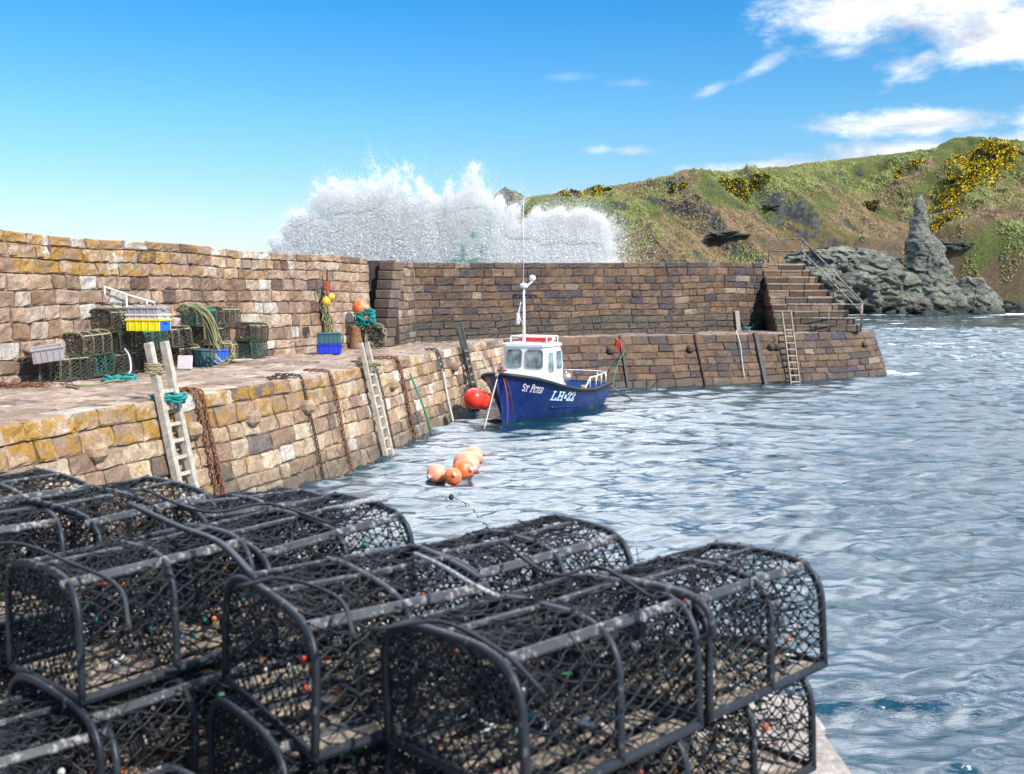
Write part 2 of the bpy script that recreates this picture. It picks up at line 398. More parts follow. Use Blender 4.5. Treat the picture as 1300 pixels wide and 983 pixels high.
def wall(name, path, ztop, z0, batter, rows, wr, pal, mats, thick, label, cat, lich=lambda s, v: 0.0, top_big=None, s0=0, s1=None, **k):
    s1 = path.L if s1 is None else s1
    zt = ztop if callable(ztop) else (lambda s: ztop)
    root = empty(name, (*path.at(s0)[:2], z0), 0, label, cat)
    inv = Vector(root.location)
    def pos(s, v):
        z = z0 + (zt(s) - z0) * v; p = path.at(s) + path.nrm(s) * batter * (zt(s) - z)
        return Vector((p.x, p.y, z)) - inv
    nrm = lambda s, v: path.nrm(s)
    mb = MB(); masonry(mb, pos, nrm, s0, s1, rows, wr, pal, lich, top_big=top_big, **k)
    mb.build('stone_facing', mats[0], root)
    mc = MB(); n = max(3, int((s1 - s0) / .7)); vs = []
    for i in range(n + 1):
        s = s0 + (s1 - s0) * i / n; nr = path.nrm(s)
        a, b = pos(s, 0) - nr * .045, pos(s, 1) - nr * .045 - Vector((0, 0, .012))
        th = thick(s) if callable(thick) else thick
        c = b - nr * th; d = Vector((c.x, c.y, a.z)); vs += [a, b, c, d]
    fs = [(4*i+j, 4*i+4+j, 4*i+4+(j+1) % 4, 4*i+(j+1) % 4) for i in range(n) for j in range(4)] + [(3, 2, 1, 0), (4*n, 4*n+1, 4*n+2, 4*n+3)]
    mc.add(vs, fs); mc.build('rubble_core', mats[1], root)
    return root, pos
def rows_n(h, lo, hi): return [r / h for r in rowsplit(0, h, lo, hi)]
lq = lambda s, v: max(0, .62 - .035 * max(0, s - 6) * .45 + (.18 if v > .8 else -.1) - (.5 if v < .35 else 0))
wl, pos_q = wall('quay_wall', E, QZ, -.6, .22, rows_n(2.6, .26, .36)[:-1] + [1.0], (.3, .72), pal_quay, (M['quay'], M['mortar']), .5,
     'sunlit sandstone quay wall with orange lichen along the left of the harbour', 'quay wall', lich=lq, top_big=(.45, .95), rough=.014)
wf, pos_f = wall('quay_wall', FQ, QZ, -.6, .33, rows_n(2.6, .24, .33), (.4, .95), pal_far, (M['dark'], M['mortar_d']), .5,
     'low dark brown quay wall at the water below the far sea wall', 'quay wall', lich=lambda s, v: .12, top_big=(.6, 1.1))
ll = lambda s, v: max(0, (.74 if v > .7 else .32 if v > .5 else 0) * (1 if s < 26 else .3) - .012 * max(0, s - 14))
w1, pos_a = wall('sea_wall', NA, lambda s: 4.76 + .03 * math.sin(s * .9), 1.9, .06, rows_n(2.85, .25, .36), (.3, .68), pal_leftwall, (M['stone'], M['mortar']), 1.3,
     'tall sunlit sandstone sea wall with orange lichen behind the lobster creels', 'sea wall', lich=ll, top_big=(.4, .8), rough=.016)
zfar = lambda s: 4.72 + .38 * min(1, max(0, (s - 2.2) / 17))
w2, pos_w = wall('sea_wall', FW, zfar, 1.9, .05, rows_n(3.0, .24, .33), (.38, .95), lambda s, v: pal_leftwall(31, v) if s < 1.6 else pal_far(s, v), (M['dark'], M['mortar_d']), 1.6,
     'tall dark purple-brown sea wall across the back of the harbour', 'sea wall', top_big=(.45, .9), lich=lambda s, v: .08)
# ---- quay deck (flagstones) : from the quay edge to the sea wall foot
def deck(name, pa, pb, z, pal, mats, nrows, sc, z_under):
    n = 60
    def pos(s, v):
        a = pa.at(s * pa.L); b = pb.at(s * pb.L); p = a.lerp(b, v)
        return Vector((p.x, p.y, z + .02 * math.sin(s * 60) * v))
    mb = MB()
    nseg = int(pa.L / sc)
    for r in range(nrows):
        pass
    masonry(mb, lambda s, v: pos(s / pa.L, v), lambda s, v: Vector((0, 0, 1)), 0, pa.L, [i / nrows for i in range(nrows + 1)], (.5, 1.2), pal,
            lambda s, v: .35, gap=.012, prot=.012, rough=.008, back=.05)
    mb.build(name, mats[0]); o = D.objects[name] if name in D.objects else None
    mc = MB(); vs = []
    for i in range(n + 1):
        a, b = pos(i / n, 0), pos(i / n, 1); vs += [a - Vector((0, 0, .02)), b - Vector((0, 0, .02))]
    mc.add(vs, [(2*i, 2*i+2, 2*i+3, 2*i+1) for i in range(n)]); mc.v = [(x, y, zz) for x, y, zz in mc.v]
    b_ = mc.build(name + '_bed', mats[1]); tag(b_, kind='structure')
    return o
NB = Path([tuple(p[:2]) for p in [NA.at(NA.L * i / 24) for i in range(25)]] + [(-3.75, 31.9), KX, (-.2, 37.4)])
d1 = deck('quay_deck', Path([tuple((E.at(E.L*i/30) - E.nrm(E.L*i/30) * .02)[:2]) for i in range(31)]), NB, QZ + .0, pal_deck, (M['deck'], M['mortar']), 8, .8, 0)
FB = Path([(-.2, 37.4), (3.7, 41.2), (12.3, 46.6), (13.8, 47.4), (16.4, 50.5)])
FA = Path([(-.3, 36.14), (3.4, 38.64), (6.4, 39.54), (11.7, 41.94), (16.16, 44.55)])
d2 = deck('pier_deck', FA, FB, QZ, pal_fdeck, (M['deck'], M['mortar_d']), 5, .8, 0)
for o in (d1, d2): tag(o, kind='structure')
# protruding mooring stones
for par, posn, pth, lst in ((wl, pos_q, E, [(111, 573), (239, 546), (315, 531), (377, 516), (484, 488), (579, 467), (602, 467)]),
                       (wf, pos_f, FQ, [(778, 446), (868, 443), (966, 440), (977, 440), (1060, 435)])):
    for (x, y) in lst:
        z = 1.45
        pt = P(x, y, z); s = pth.near(pt.x, pt.y); v = (z + .6) / 2.6
        p = posn(s, v); n = pth.nrm(s); mb = MB(); mb.col = (*pick(pal_quay(0, 0) if par is wl else pal_far(0, 0)), .3)
        a = math.atan2(n.y, n.x)
        mb.box(p + n * -.02, (.4, .3, .25), Matrix.Rotation(a, 3, 'Z'), .07); mb.build('mooring_stone', M['quay'] if par is wl else M['dark'], par)
# small steep steps where the near sea wall meets the far one
st = empty('stone_steps', (-4.24, 31.2, 2.0), 0, 'narrow steep stone steps climbing at the bend of the sea wall', 'steps')
tt = Vector((.42, .9, 0)).normalized(); nn = Vector((tt.y, -tt.x, 0))
for i in range(9):
    mb = MB(); mb.col = (*pick([(1, (.17, .12, .09)), (1, (.1, .07, .06))]), 0)  # dark step colours stand in for shade on the risers
    h = .3 * (i + 1) - .02; dd = .075 * i
    mb.box(tt * (dd + .3) + Vector((0, 0, h - .15)), (.58, .6, .28), Matrix.Rotation(math.atan2(tt.y, tt.x) - math.pi / 2, 3, 'Z'), .025)
    mb.build('step', M['stone'], st)
# ------------------------------------------------------------------ far staircase
sr = empty('stone_staircase', (11.6, 43.4, 2.0), 0, 'wide wet stone staircase with iron handrails at the seaward end of the far wall', 'staircase')
inv = Vector(sr.location); NS = 10
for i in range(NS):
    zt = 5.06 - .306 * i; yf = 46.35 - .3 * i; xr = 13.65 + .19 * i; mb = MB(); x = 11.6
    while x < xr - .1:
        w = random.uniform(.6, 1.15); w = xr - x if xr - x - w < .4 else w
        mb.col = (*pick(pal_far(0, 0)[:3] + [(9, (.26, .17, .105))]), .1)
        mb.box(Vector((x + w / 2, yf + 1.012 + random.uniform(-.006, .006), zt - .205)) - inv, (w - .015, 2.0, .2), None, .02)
        mb.col = (*pick([(2, (.3, .21, .14)), (1, (.24, .16, .1))]), .1); mb.box(Vector((x + w / 2, yf + 1.0 + random.uniform(-.006, .006), zt - .05 + random.uniform(-.008, .008))) - inv, (w - .012, 2.0, .11), None, .03)  # tread slabs coloured paler than risers, standing in for light they catch
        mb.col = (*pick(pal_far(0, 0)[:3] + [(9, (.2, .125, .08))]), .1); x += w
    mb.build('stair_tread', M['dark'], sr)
    if i < NS - 1:
        mc = MB(); mc.box(Vector(((11.64 + xr) / 2, yf + 1.2, (2 + zt - .32) / 2)) - inv, (xr - 11.7, 1.9, zt - .32 - 2.0), None); mc.build('rubble_core', M['mortar_d'], sr)
def rail(name, segs, r, m, label, cat):
    o = empty(name, segs[0][1][0], 0, label, cat); iv = Vector(o.location)
    for nm, pts in segs:
        mb = MB(); mb.tube([Vector(p) - iv for p in pts], r, 8); mb.build(nm, m, o, True)
    return o
def spt(i, f=1.0): return Vector((13.65 + .19 * i - .1, 46.35 - .3 * i + .15, 5.06 - .306 * i))
rail('handrail', [('rail', [spt(9) + Vector((.1, -.1, 1.0)), spt(0) + Vector((0, .2, 1.15)), Vector((12.1, 47.0, 6.2)), Vector((12.05, 47.0, 5.0))]),
     ('rail', [spt(9) + Vector((.1, -.1, .5)), spt(0) + Vector((0, .2, .6)), Vector((12.1, 47.0, 5.65))]),
     ('post', [spt(9) + Vector((.1, -.1, -.1)), spt(9) + Vector((.1, -.1, 1.0))]), ('post', [spt(5), spt(5) + Vector((0, 0, 1.03))]),
     ('post', [spt(0) + Vector((0, .2, 0)), spt(0) + Vector((0, .2, 1.15))])], .033, M['railpipe'], 'sloping iron handrail down the right side of the far staircase', 'handrail')
g0, g1 = Vector((12.25, 42.95, 2.0)), Vector((15.25, 43.55, 2.0)); gm = g0.lerp(g1, .5)
U = lambda p, z: p + Vector((0, 0, z))
rail('guard_rail', [('rail', [g0, U(g0, 1.22), U(g1, 1.2)]), ('rail', [U(g0, .62), U(g1, .6)]), ('post', [gm, U(gm, 1.2)]), ('post', [g1, U(g1, 1.2)])],
     .028, M['railpipe'], 'horizontal iron guard rail on the quay in front of the far staircase', 'guard rail')
# ------------------------------------------------------------------ ladders
def ladder(top, foot, wdir, w, nr, m, label, rr=(.1, .055), mr=None, rw=.06):
    top, foot = Vector(top), Vector(foot); o = empty('ladder', foot, 0, label, 'ladder'); iv = foot
    ax = (top - foot); ln = ax.length; ax.normalize(); wd = Vector(wdir); wd = (wd - ax * wd.dot(ax)).normalized(); nz = ax.cross(wd)
    Rm = Matrix((wd, nz, ax)).transposed()
    for sgn in (-1, 1):
        mb = MB(); mb.box((top + foot) / 2 - iv + wd * sgn * w / 2, (rr[1], rr[0], ln), Rm, .008); mb.build('side_rail', m, o)
    for i in range(nr):
        p = foot + ax * (ln * (i + .6) / (nr + 2.6)); mb = MB(); mb.box(p - iv, (w - rr[1], rr[0] * .6, rw), Rm, .008); mb.build('rung', mr or m, o)
    return o
def lad_on(pt, z, off): return pt
LAD = []
def wall_ladder(px_t, px_b, up, zb, w, nr, m, label, rr, mr=None, out=.13):
    pts = drop(px_t, px_b, zb=zb, out=out); a, b = edgept(px_t, QZ, out)[0], pts[-1]
    t = a + (a - b).normalized() * up; s_ = E.near(a.x, a.y)
    LAD.append((a, b, t)); return ladder(t, b, E.tan(s_), w, nr, m, label, rr, mr)
LATER4 = lambda: ladder(Q(998, 395, 41.7), Q(1010, 490, 40.9), (1, .45, 0), .46, 9, M['oldwood'], 'narrow brown wooden ladder down the far quay wall below the staircase', (.08, .06), mr=M['oldwood'])
# ------------------------------------------------------------------ chains and ropes on the walls
def chain(pts, m, label, ll=.11, r=.014, name='chain'):
    pts = smooth_path(pts, 10); o = pts[0].copy(); mb = MB(); acc = 0; k = 0
    step = ll * .74; d = 0; seg = 0
    total = sum((b - a).length for a, b in zip(pts, pts[1:]))
    cum = [0]
    for a, b in zip(pts, pts[1:]): cum.append(cum[-1] + (b - a).length)
    nL = int(total / step)
    for q in range(nL):
        s = q * step
        while seg < len(cum) - 2 and cum[seg + 1] < s: seg += 1
        t = (s - cum[seg]) / max(1e-6, cum[seg + 1] - cum[seg]); p = pts[seg].lerp(pts[seg + 1], t); ax = (pts[seg + 1] - pts[seg]).normalized()
        sd = ax.cross(Vector((0, 0, 1)) if abs(ax.z) < .9 else Vector((0, 1, 0))).normalized(); 
        if q % 2: sd = ax.cross(sd)
        sd = (sd + ax.cross(sd) * .5).normalized()
        loop = []
        for j in range(8):
            a = 2 * math.pi * j / 8; loop.append(p - o + ax * math.cos(a) * ll * .45 + sd * math.sin(a) * ll * .27)
        mb.tube(loop, r, 4, True)
    return tag(mb.build(name, m, None, True, o), label, 'chain')
def wallrope(tx, bx, by, out=.05, lead=None):
    """from quay deck, over the edge at pixel column tx, down the wall to the waterline point"""
    top = None
    return top
def edgept(px, z, out, path=E, bat=.22):
    best = min((i * path.L / 1500 for i in range(1501)), key=lambda d: abs(CX + F * path.at(d).x / path.at(d).y - px))
    p = path.at(best); n = path.nrm(best); q = p + n * (bat * (QZ - z) + out); return Vector((q.x, q.y, z)), best, n
def drop(px_top, px_bot, path=E, bat=.22, zb=-.05, lead=.5, leadpx=0, out=.06):
    a, s, n = edgept(px_top, QZ, out, path, bat); b, s2, n2 = edgept(px_bot, zb, out, path, bat)
    b = min((edgept(px_top + k * .5 * (1 if px_bot > px_top else -1), zb, out, path, bat)[0] for k in range(0, 160, 4)), key=lambda q: abs(CX + F * q.x / q.y - px_bot))
    pts = [a + Vector((0, 0, .06)) - n * (lead + out) + path.tan(s) * leadpx, a + Vector((0, 0, .05)) - n * .12, a + Vector((0, 0, -.06))]
    for t in (.3, .6, 1.0): pts.append(a.lerp(b, t) + n * random.uniform(0, .03))
    return pts
wall_ladder(203, 236, .9, -.3, .38, 10, M['timber'], 'nearest bleached wooden ladder tied with turquoise rope at the quay edge', (.12, .1))
wall_ladder(461, 477, .55, -.25, .42, 9, M['timber'], 'second bleached wooden ladder down the quay wall, near the floating buoys', (.1, .09))
wall_ladder(584, 598, .6, -.25, .5, 9, M['darktimber'], 'dark wooden ladder on the quay wall behind the red bow buoys', (.1, .09), M['steel'])
LATER4()
# turquoise lashing on first ladder, tan lashing
def coil(c, r, turns, rr, m, name, label, cat, ax='Z', hgt=.1, jit=.03, seed=1, parent=None, n=18, sq=1.0, fill=0.0):
    rnd = random.Random(seed); pts = []
    for i in range(int(turns * n)):
        a = 2 * math.pi * i / n; k = r * (1 + rnd.uniform(-jit, jit) * 2) * (1 - fill * rnd.random())
        h = (i / (turns * n) - .5) * hgt + rnd.uniform(-jit, jit) * r
        q = Vector((k * math.cos(a), k * sq * math.sin(a), h))
        if ax == 'X': q = Vector((h, q.x, q.y))
        if ax == 'Y': q = Vector((q.x, h, q.y))
        pts.append(q)
    mb = MB(); mb.tube(smooth_path(pts, 2), rr, 5); o = mb.build(name, m, parent, True, c)
    if not parent: tag(o, label, cat)
    return o
coil(LAD[0][0] + Vector((0, 0, .02)), .25, 5, .022, M['ropeteal'], 'rope_lashing', 'turquoise rope wound round the nearest wooden ladder', 'rope', hgt=.12, jit=.12, sq=.6)
coil(LAD[0][0].lerp(LAD[0][2], .55) - E.tan(14) * .19, .12, 6, .014, M['ropetan'], 'rope_lashing', 'tan rope wound round the top of the nearest wooden ladder', 'rope', hgt=.16, jit=.08, seed=4, sq=.7)
coil(LAD[1][0] + Vector((0, 0, .05)), .26, 3, .02, M['ropeolive'], 'rope_lashing', 'olive rope tied round the second wooden ladder', 'rope', hgt=.07, jit=.08, seed=5, sq=.6)
chain(drop(243, 262, lead=.35), M['rust'], 'rusty chain hanging just right of the nearest ladder', .12, .017)
chain(drop(252, 274, lead=.5), M['rust'], 'rusty chain hanging second to the right of the nearest ladder', .12, .017)
chain(drop(380, 400), M['rustdark'], 'dark rusty chain on the quay wall, the farther left of two before the second ladder', .1, .014)
chain(drop(416, 431), M['rust'], 'long rusty chain on the quay wall just left of the second ladder', .11, .015)
chain(drop(473, 493), M['rustdark'], 'thin dark chain on the quay wall right of the second ladder', .09, .012)
chain(drop(502, 524, lead=.7, leadpx=-.6), M['rust'], 'thick orange-brown chain draped over the quay edge mid-wall', .15, .024)
chain([Q(340, 487, 20.5) + Vector((0, 0, 0)) if False else P(342, 480, QZ + .05), P(352, 479, QZ + .04), P(372, 479.5, QZ + .04)], M['rustdark'], 'short dark chain lying on the quay deck', .16, .02)
def rope(pts, r, m, label, name='rope', n=6, sm_=6):
    pts = smooth_path(pts, sm_); o = pts[0].copy(); mb = MB(); mb.tube([p - o for p in pts], r, n)
    return tag(mb.build(name, m, None, True, o), label, 'rope')
a, s_, n_ = edgept(512, 1.6, .08)
rope([a, a.lerp(P(549, 557, 0), .5) + n_ * .05, P(549, 557, -.1)], .028, M['ropegreen'], 'green and dark rope slanting from the quay wall into the water')
pp = drop(553, 569, lead=.3)
rope(pp, .035, M['ropewhite'], 'pale green rope hanging down the quay wall beside the dark ladder')
chain([p + Vector((.03, -.03, .02)) for p in pp[:4]], M['rustdark'], 'short dark chain above the pale green rope on the quay wall', .12, .016)
for px, pb, nm, lb, mm, rr in ((787, 789, 'fender_post', 'black vertical timber strip on the far quay wall nearest the boat', M['darktimber'], .055),
                           (881, 884, 'fender_post', 'rusty iron strip down the middle of the far quay wall', M['rustdark'], .05),
                           (958, 959, 'fender_post', 'thick dark timber strip on the far quay wall left of the ladder', M['darktimber'], .11)):
    a, s, n = edgept(px, QZ + .05, .05, FQ, .33); b, _, _ = edgept(pb, -.2, .05, FQ, .33)
    mb = MB(); mb.tube([Vector((0, 0, 0)), (b - a) * .5, b - a], rr, 6); tag(mb.build(nm, mm, None, False, a), lb, 'fender')
a, s, n = edgept(883, 2.08, 0, FQ, .33)
rope([a, a - n * .6 + FQ.tan(s) * -1.0, a - n * .7 + FQ.tan(s) * -1.8], .03, M['rustdark'], 'rusty bar lying on the far quay deck', 'rope')
a, s, n = edgept(936, 2.1, .08, FQ, .33); b, _, _ = edgept(933, .3, .1, FQ, .33)
rope([a - n * .5 + FQ.tan(s) * .3, a - n * .1, a.lerp(b, .3) + n * .03, a.lerp(b, .7), b], .022, M['ropewhite'], 'thin pale rope trailing down the far quay wall left of the ladder')
a, s, n = edgept(784, 1.9, .1, FQ, .33)
mb = MB()
for k in range(7):
    mb.tube(smooth_path([(0, 0, 0), (random.uniform(-.15, .15), random.uniform(-.08, 0), -.3), (random.uniform(-.3, .25), random.uniform(-.1, 0), -.55 - random.random() * .35)], 4), .028, 5)
tag(mb.build('rope_tangle', M['ropered'], None, True, a), 'red rope bunch hanging on the far quay wall behind the boat', 'rope')
rope([edgept(790, 1.5, .08, FQ, .33)[0], Q(782, 470, 37.2), Q(779, 492, 36.0), Q(790, 500, 34.5)], .015, M['ropegreen'], 'thin rope dropping from the far quay wall behind the boat stern')
# rusty streak strap on bend of wall
a = Q(489, 331, 32.4); b = Q(502, 382, 32.4)
wp = MB(); mb = MB(); mb.tube([Vector((0, 0, 0)), b - a], .02, 5); tag(mb.build('iron_strap', M['rust'], None, False, a), 'thin rusty iron strap fixed on the bend of the sea wall', 'strap')
# ------------------------------------------------------------------ water
def water():
    ang = np.concatenate([np.linspace(-180, -62, 60, endpoint=False), np.linspace(-62, 62, 640, endpoint=False), np.linspace(62, 180, 60, endpoint=False)])
    ang = np.radians(ang); rr = np.concatenate([np.geomspace(1.2, 5, 50, endpoint=False), np.geomspace(5, 120, 1050, endpoint=False), np.geomspace(120, 7000, 260)])
    A, RR = np.meshgrid(ang, rr, indexing='ij'); X = RR * np.sin(A); Y = RR * np.cos(A)
    cell = np.where(RR < 120, RR * .0034, RR * .016) + .25 * (np.abs(A) > 1.09) * RR
    Z = np.zeros_like(X); DX = np.zeros_like(X); DY = np.zeros_like(X); rn = random.Random(5)
    wx = X + 1.5 * vn(X * .12, Y * .12, s=3); wy = Y + 1.5 * vn(X * .12, Y * .12, s=4)
    for k in range(64):
        lam = .2 * (9 ** rn.random()) if k < 58 else rn.uniform(2, 5); th = math.radians(-82 + rn.gauss(0, 20))
        kx, ky = math.cos(th) * 2 * math.pi / lam, math.sin(th) * 2 * math.pi / lam
        amp = .0078 * lam ** .9 * (1 if k < 58 else .35)
        fade = sm(1.6, 3.2, lam / cell); ph = rn.random() * 7
        grp = .45 + 1.1 * vn(X / (lam * 3.5) + k * 9, Y / (lam * 3.5), s=k)
        if lam < 1.6: pass
        Z += amp * fade * grp * np.sin(kx * wx + ky * wy + ph)
        c = amp * .7 * fade * np.cos(kx * wx + ky * wy + ph); DX += c * math.cos(th); DY += c * math.sin(th)
    # open sea swell beyond the pier
    op = sm(40, 70, np.hypot(X - 2, Y)) 
    sw = np.sin(.55 * Y + .12 * X + 3 * vn(X * .05, Y * .05, s=9)) * vn(X * .09, Y * .15, s=12)
    Z = Z * (1 + 1.0 * op) + op * sw * .22 * (1 - sm(300, 900, RR))
    Z *= 1 - sm(500, 1500, RR)
    foam = .42 * op + .0 * X
    foam = np.maximum(foam, .42 * op + .58 * sm(172, 194, Y) * (1 - sm(205, 225, Y)) * sm(-45, -20, X))
    foam = np.maximum(foam, .75 * np.exp(-((np.hypot(X - 17.6, Y - 46.2) / 2.2) ** 2)))
    V = np.stack([X + DX, Y + DY, Z], -1); na, nr = X.shape
    i, j = np.meshgrid(np.arange(na), np.arange(nr - 1), indexing='ij'); i2 = (i + 1) % na
    f = np.stack([i * nr + j, i * nr + j + 1, i2 * nr + j + 1, i2 * nr + j], -1).reshape(-1, 4)
    colr = np.zeros((na * nr, 4)); colr[:, 0] = foam.ravel(); colr[:, 3] = 1
    m, nt, b = mat('harbour_water'); v = coords(nt)
    at = N(nt, 'ShaderNodeAttribute', attribute_name='Col')
    sep = nt.nodes.new('ShaderNodeSeparateColor'); L(nt, at.outputs['Color'], sep.inputs[0])
    fm = N(nt, 'ShaderNodeMapping'); fm.inputs['Scale'].default_value = (.4, 1.1, 1); L(nt, v, fm.inputs[0])
    fn = math_(nt, 'ADD', math_(nt, 'MULTIPLY', noise(nt, fm.outputs[0], .35, 9, .68, .6), .65), math_(nt, 'MULTIPLY', noise(nt, fm.outputs[0], 2.4, 6, .7), .35))
    ff = ramp(nt, math_(nt, 'ADD', fn, math_(nt, 'MULTIPLY', sep.outputs[0], .26)), [(.655, 0.0), (.74, .95)])
    base = ramp(nt, noise(nt, v, .25, 4, .6), [(.3, (.004, .03, .052)), (.7, (.008, .042, .06))])
    L(nt, mixc(nt, ff, base, (.8, .84, .85)), b.inputs['Base Color'])
    rg = ramp(nt, ff, [(0, .03), (1, .7)]); L(nt, rg, b.inputs['Roughness'])
    b.inputs['IOR'].default_value = 1.9
    mp = N(nt, 'ShaderNodeMapping'); mp.inputs['Scale'].default_value = (.42, 1.5, 1); mp.inputs['Rotation'].default_value = (0, 0, R(-10)); L(nt, v, mp.inputs[0])
    mp2 = N(nt, 'ShaderNodeMapping'); mp2.inputs['Scale'].default_value = (.5, 1.3, 1); mp2.inputs['Rotation'].default_value = (0, 0, R(14)); L(nt, v, mp2.inputs[0])
    hh = math_(nt, 'ADD', noise(nt, mp.outputs[0], .62, 8, .6, .35), math_(nt, 'MULTIPLY', noise(nt, mp2.outputs[0], 1.9, 6, .58, .3), .42))
    bump(nt, b, hh, 1.0, .085)
    o = npmesh('sea_water', V.reshape(-1, 3), f, m, colr, True); tag(o, kind='structure')
water()
# seabed well below so nothing is open underneath
mb = MB(); mb.box((0, 500, -6), (9000, 9000, .5)); tag(mb.build('seabed', plain('seabed_sand', (.1, .09, .07))), kind='structure')
# ------------------------------------------------------------------ headland
RX = np.array([-60, -34, -22, -2, 26, 50, 71, 97, 131, 180, 260, 400.]); RZ = np.array([-6, 6, 19, 27.6, 31.6, 34.2, 36.3, 39.9, 43.0, 47, 50, 52.])
def terr(X, Y):
    X = np.asarray(X, float); Y = np.asarray(Y, float)
    yb = 203 + 7 * (fbm(X * .03, X * 0, o=3, s=41) - .5) * 2 - 12 * sm(88, 108, X) + 14 * sm(60, 30, X) * 0
    yr = 258 + 10 * (fbm(X * .02, X * 0 + 3, o=2, s=43) - .5)
    t = (Y - yb) / (yr - yb); zr = np.interp(X, RX, RZ)
    wob = .12 * (fbm(X * .045 + Y * .03, Y * .02, o=3, s=44) - .5)
    t2 = t + wob * sm(0, .2, t) * (1 - sm(.75, 1, t))
    cl = sm(55, 62, X) * (1 - sm(92, 99, X))
    p = np.where(t2 < 0, t2 * .6, np.interp(t2, [0, .1, .25, .5, .78, 1, 1.15, 1.6, 3, 6], [0, .12, .3, .58, .87, 1, 1.02, 1.0, .9, .8]))
    p = p + cl * .12 * sm(0, .08, t2) * (1 - sm(.1, .35, t2))
    z = zr * p
    # gullies and spurs
    g = fbm((X + .55 * Y) * .045, Y * .012, o=4, s=51) - .5
    act = sm(.02, .2, t) * (1 - sm(.82, 1.0, t))
    z = z + act * g * 19
    z = z + act * (np.abs(fbm(X * .09 + Y * .05, Y * .06, o=4, s=55) - .5) * -11 + .9)
    # lower right grassy spur
    z = z + 9 * np.exp(-((X - 104) / 14) ** 2 - ((Y - 206) / 13) ** 2) * sm(-.05, .12, t)
    z = z + (fbm(X * .35, Y * .35, o=4, s=57) - .5) * 2.0 * sm(.0, .15, t) * (1 - .75 * sm(.85, 1, t)) + (vn(X * 1.3, Y * 1.3, s=60) - .5) * .5 * sm(0, .1, t)
    return z - 1.5 * (t < 0)
xs = np.concatenate([np.linspace(-60, 140, 520, endpoint=False), np.linspace(140, 400, 130)]); ys = np.concatenate([np.linspace(182, 272, 300, endpoint=False), np.linspace(272, 700, 60)])
XX, YY = np.meshgrid(xs, ys, indexing='ij'); ZZ = terr(XX, YY)
nx_, ny_ = XX.shape; i, j = np.meshgrid(np.arange(nx_ - 1), np.arange(ny_ - 1), indexing='ij')
fc = np.stack([i * ny_ + j, (i + 1) * ny_ + j, (i + 1) * ny_ + j + 1, i * ny_ + j + 1], -1).reshape(-1, 4)
gx, gy = np.gradient(ZZ, xs, ys); slope = np.hypot(gx, gy)
relh = ZZ / np.maximum(np.interp(XX, RX, RZ), 5)
rock = np.clip(sm(1.25, 2.0, slope + .8 * (fbm(XX * .2, YY * .2 + ZZ * .2, o=4, s=71) - .5)), 0, 1)
cz = fbm(XX * .08, ZZ * .12, o=3, s=72)
rock = np.maximum(rock, sm(7.5, 3.5, ZZ + 5 * (cz - .5)) * sm(40, 60, XX) * (1 - sm(86, 94, XX)))
rock = np.where(XX > 88, rock * .35, rock)
rock = np.maximum(rock, sm(3.2, 1.6, ZZ))
rock = np.maximum(rock, sm(15, 10, ZZ + 8 * (cz - .5)) * sm(56, 63, XX) * (1 - sm(88, 94, XX)))
green = np.clip(sm(.5, .85, relh + .5 * (fbm(XX * .05, YY * .05, o=4, s=73) - .5)) + sm(.52, .66, fbm(XX * .06, YY * .05 + ZZ * .05, o=5, s=74)) * .9, 0, 1)
warm = sm(.42, .62, fbm(XX * .1, ZZ * .15, o=5, s=75))
C4 = np.stack([rock, green, warm, np.ones_like(rock)], -1).reshape(-1, 4)
def hillmat():
    m, nt, b = mat('rough_hillside'); v = coords(nt)
    at = N(nt, 'ShaderNodeAttribute', attribute_name='Col'); sp = nt.nodes.new('ShaderNodeSeparateColor'); L(nt, at.outputs['Color'], sp.inputs[0])
    n1 = noise(nt, v, .9, 8, .75); n2 = noise(nt, v, 2.8, 6, .8); n3 = noise(nt, v, .22, 7, .7, .6)
    gr = ramp(nt, n2, [(.3, (.05, .065, .02)), (.5, (.16, .185, .055)), (.7, (.34, .34, .13))])
    br = ramp(nt, n2, [(.3, (.09, .055, .035)), (.5, (.22, .15, .09)), (.72, (.4, .29, .17))])
    ol = ramp(nt, n2, [(.3, (.08, .06, .025)), (.52, (.23, .19, .075)), (.72, (.4, .34, .16))])
    rk = ramp(nt, n1, [(.3, (.04, .042, .04)), (.5, (.13, .14, .12)), (.7, (.3, .3, .26))])
    mix1 = mixc(nt, ramp(nt, math_(nt, 'ADD', sp.outputs[2], math_(nt, 'SUBTRACT', n1, .5)), [(.35, 0.0), (.65, 1.0)]), br, ol)
    mix2 = mixc(nt, ramp(nt, math_(nt, 'ADD', sp.outputs[1], math_(nt, 'MULTIPLY', math_(nt, 'SUBTRACT', n3, .5), 1.6)), [(.35, 0.0), (.62, 1.0)]), mix1, gr)
    mix3 = mixc(nt, ramp(nt, math_(nt, 'ADD', sp.outputs[0], math_(nt, 'MULTIPLY', math_(nt, 'SUBTRACT', n1, .5), .8)), [(.42, 0.0), (.56, 1.0)]), mix2, rk)
    L(nt, mix3, b.inputs['Base Color']); b.inputs['Roughness'].default_value = .95; b.inputs['Specular IOR Level'].default_value = .15
    bump(nt, b, math_(nt, 'ADD', n1, n2), 1.0, .9); return m
M['hill'] = hillmat()
tag(npmesh('headland_hill', np.stack([XX, YY, ZZ], -1).reshape(-1, 3), fc, M['hill'], C4, True), kind='structure')
def hit(px, py, y0=185, y1=300):
    d = ray(px, py); ys_ = np.linspace(y0, y1, 900); k = ys_ / d.y; zz = H + d.z * k; hz = terr(d.x * k, ys_)
    w = np.where(hz > zz)[0]; q = w[0] if len(w) else 899
    return Vector((d.x * k[q], ys_[q], float(hz[q])))
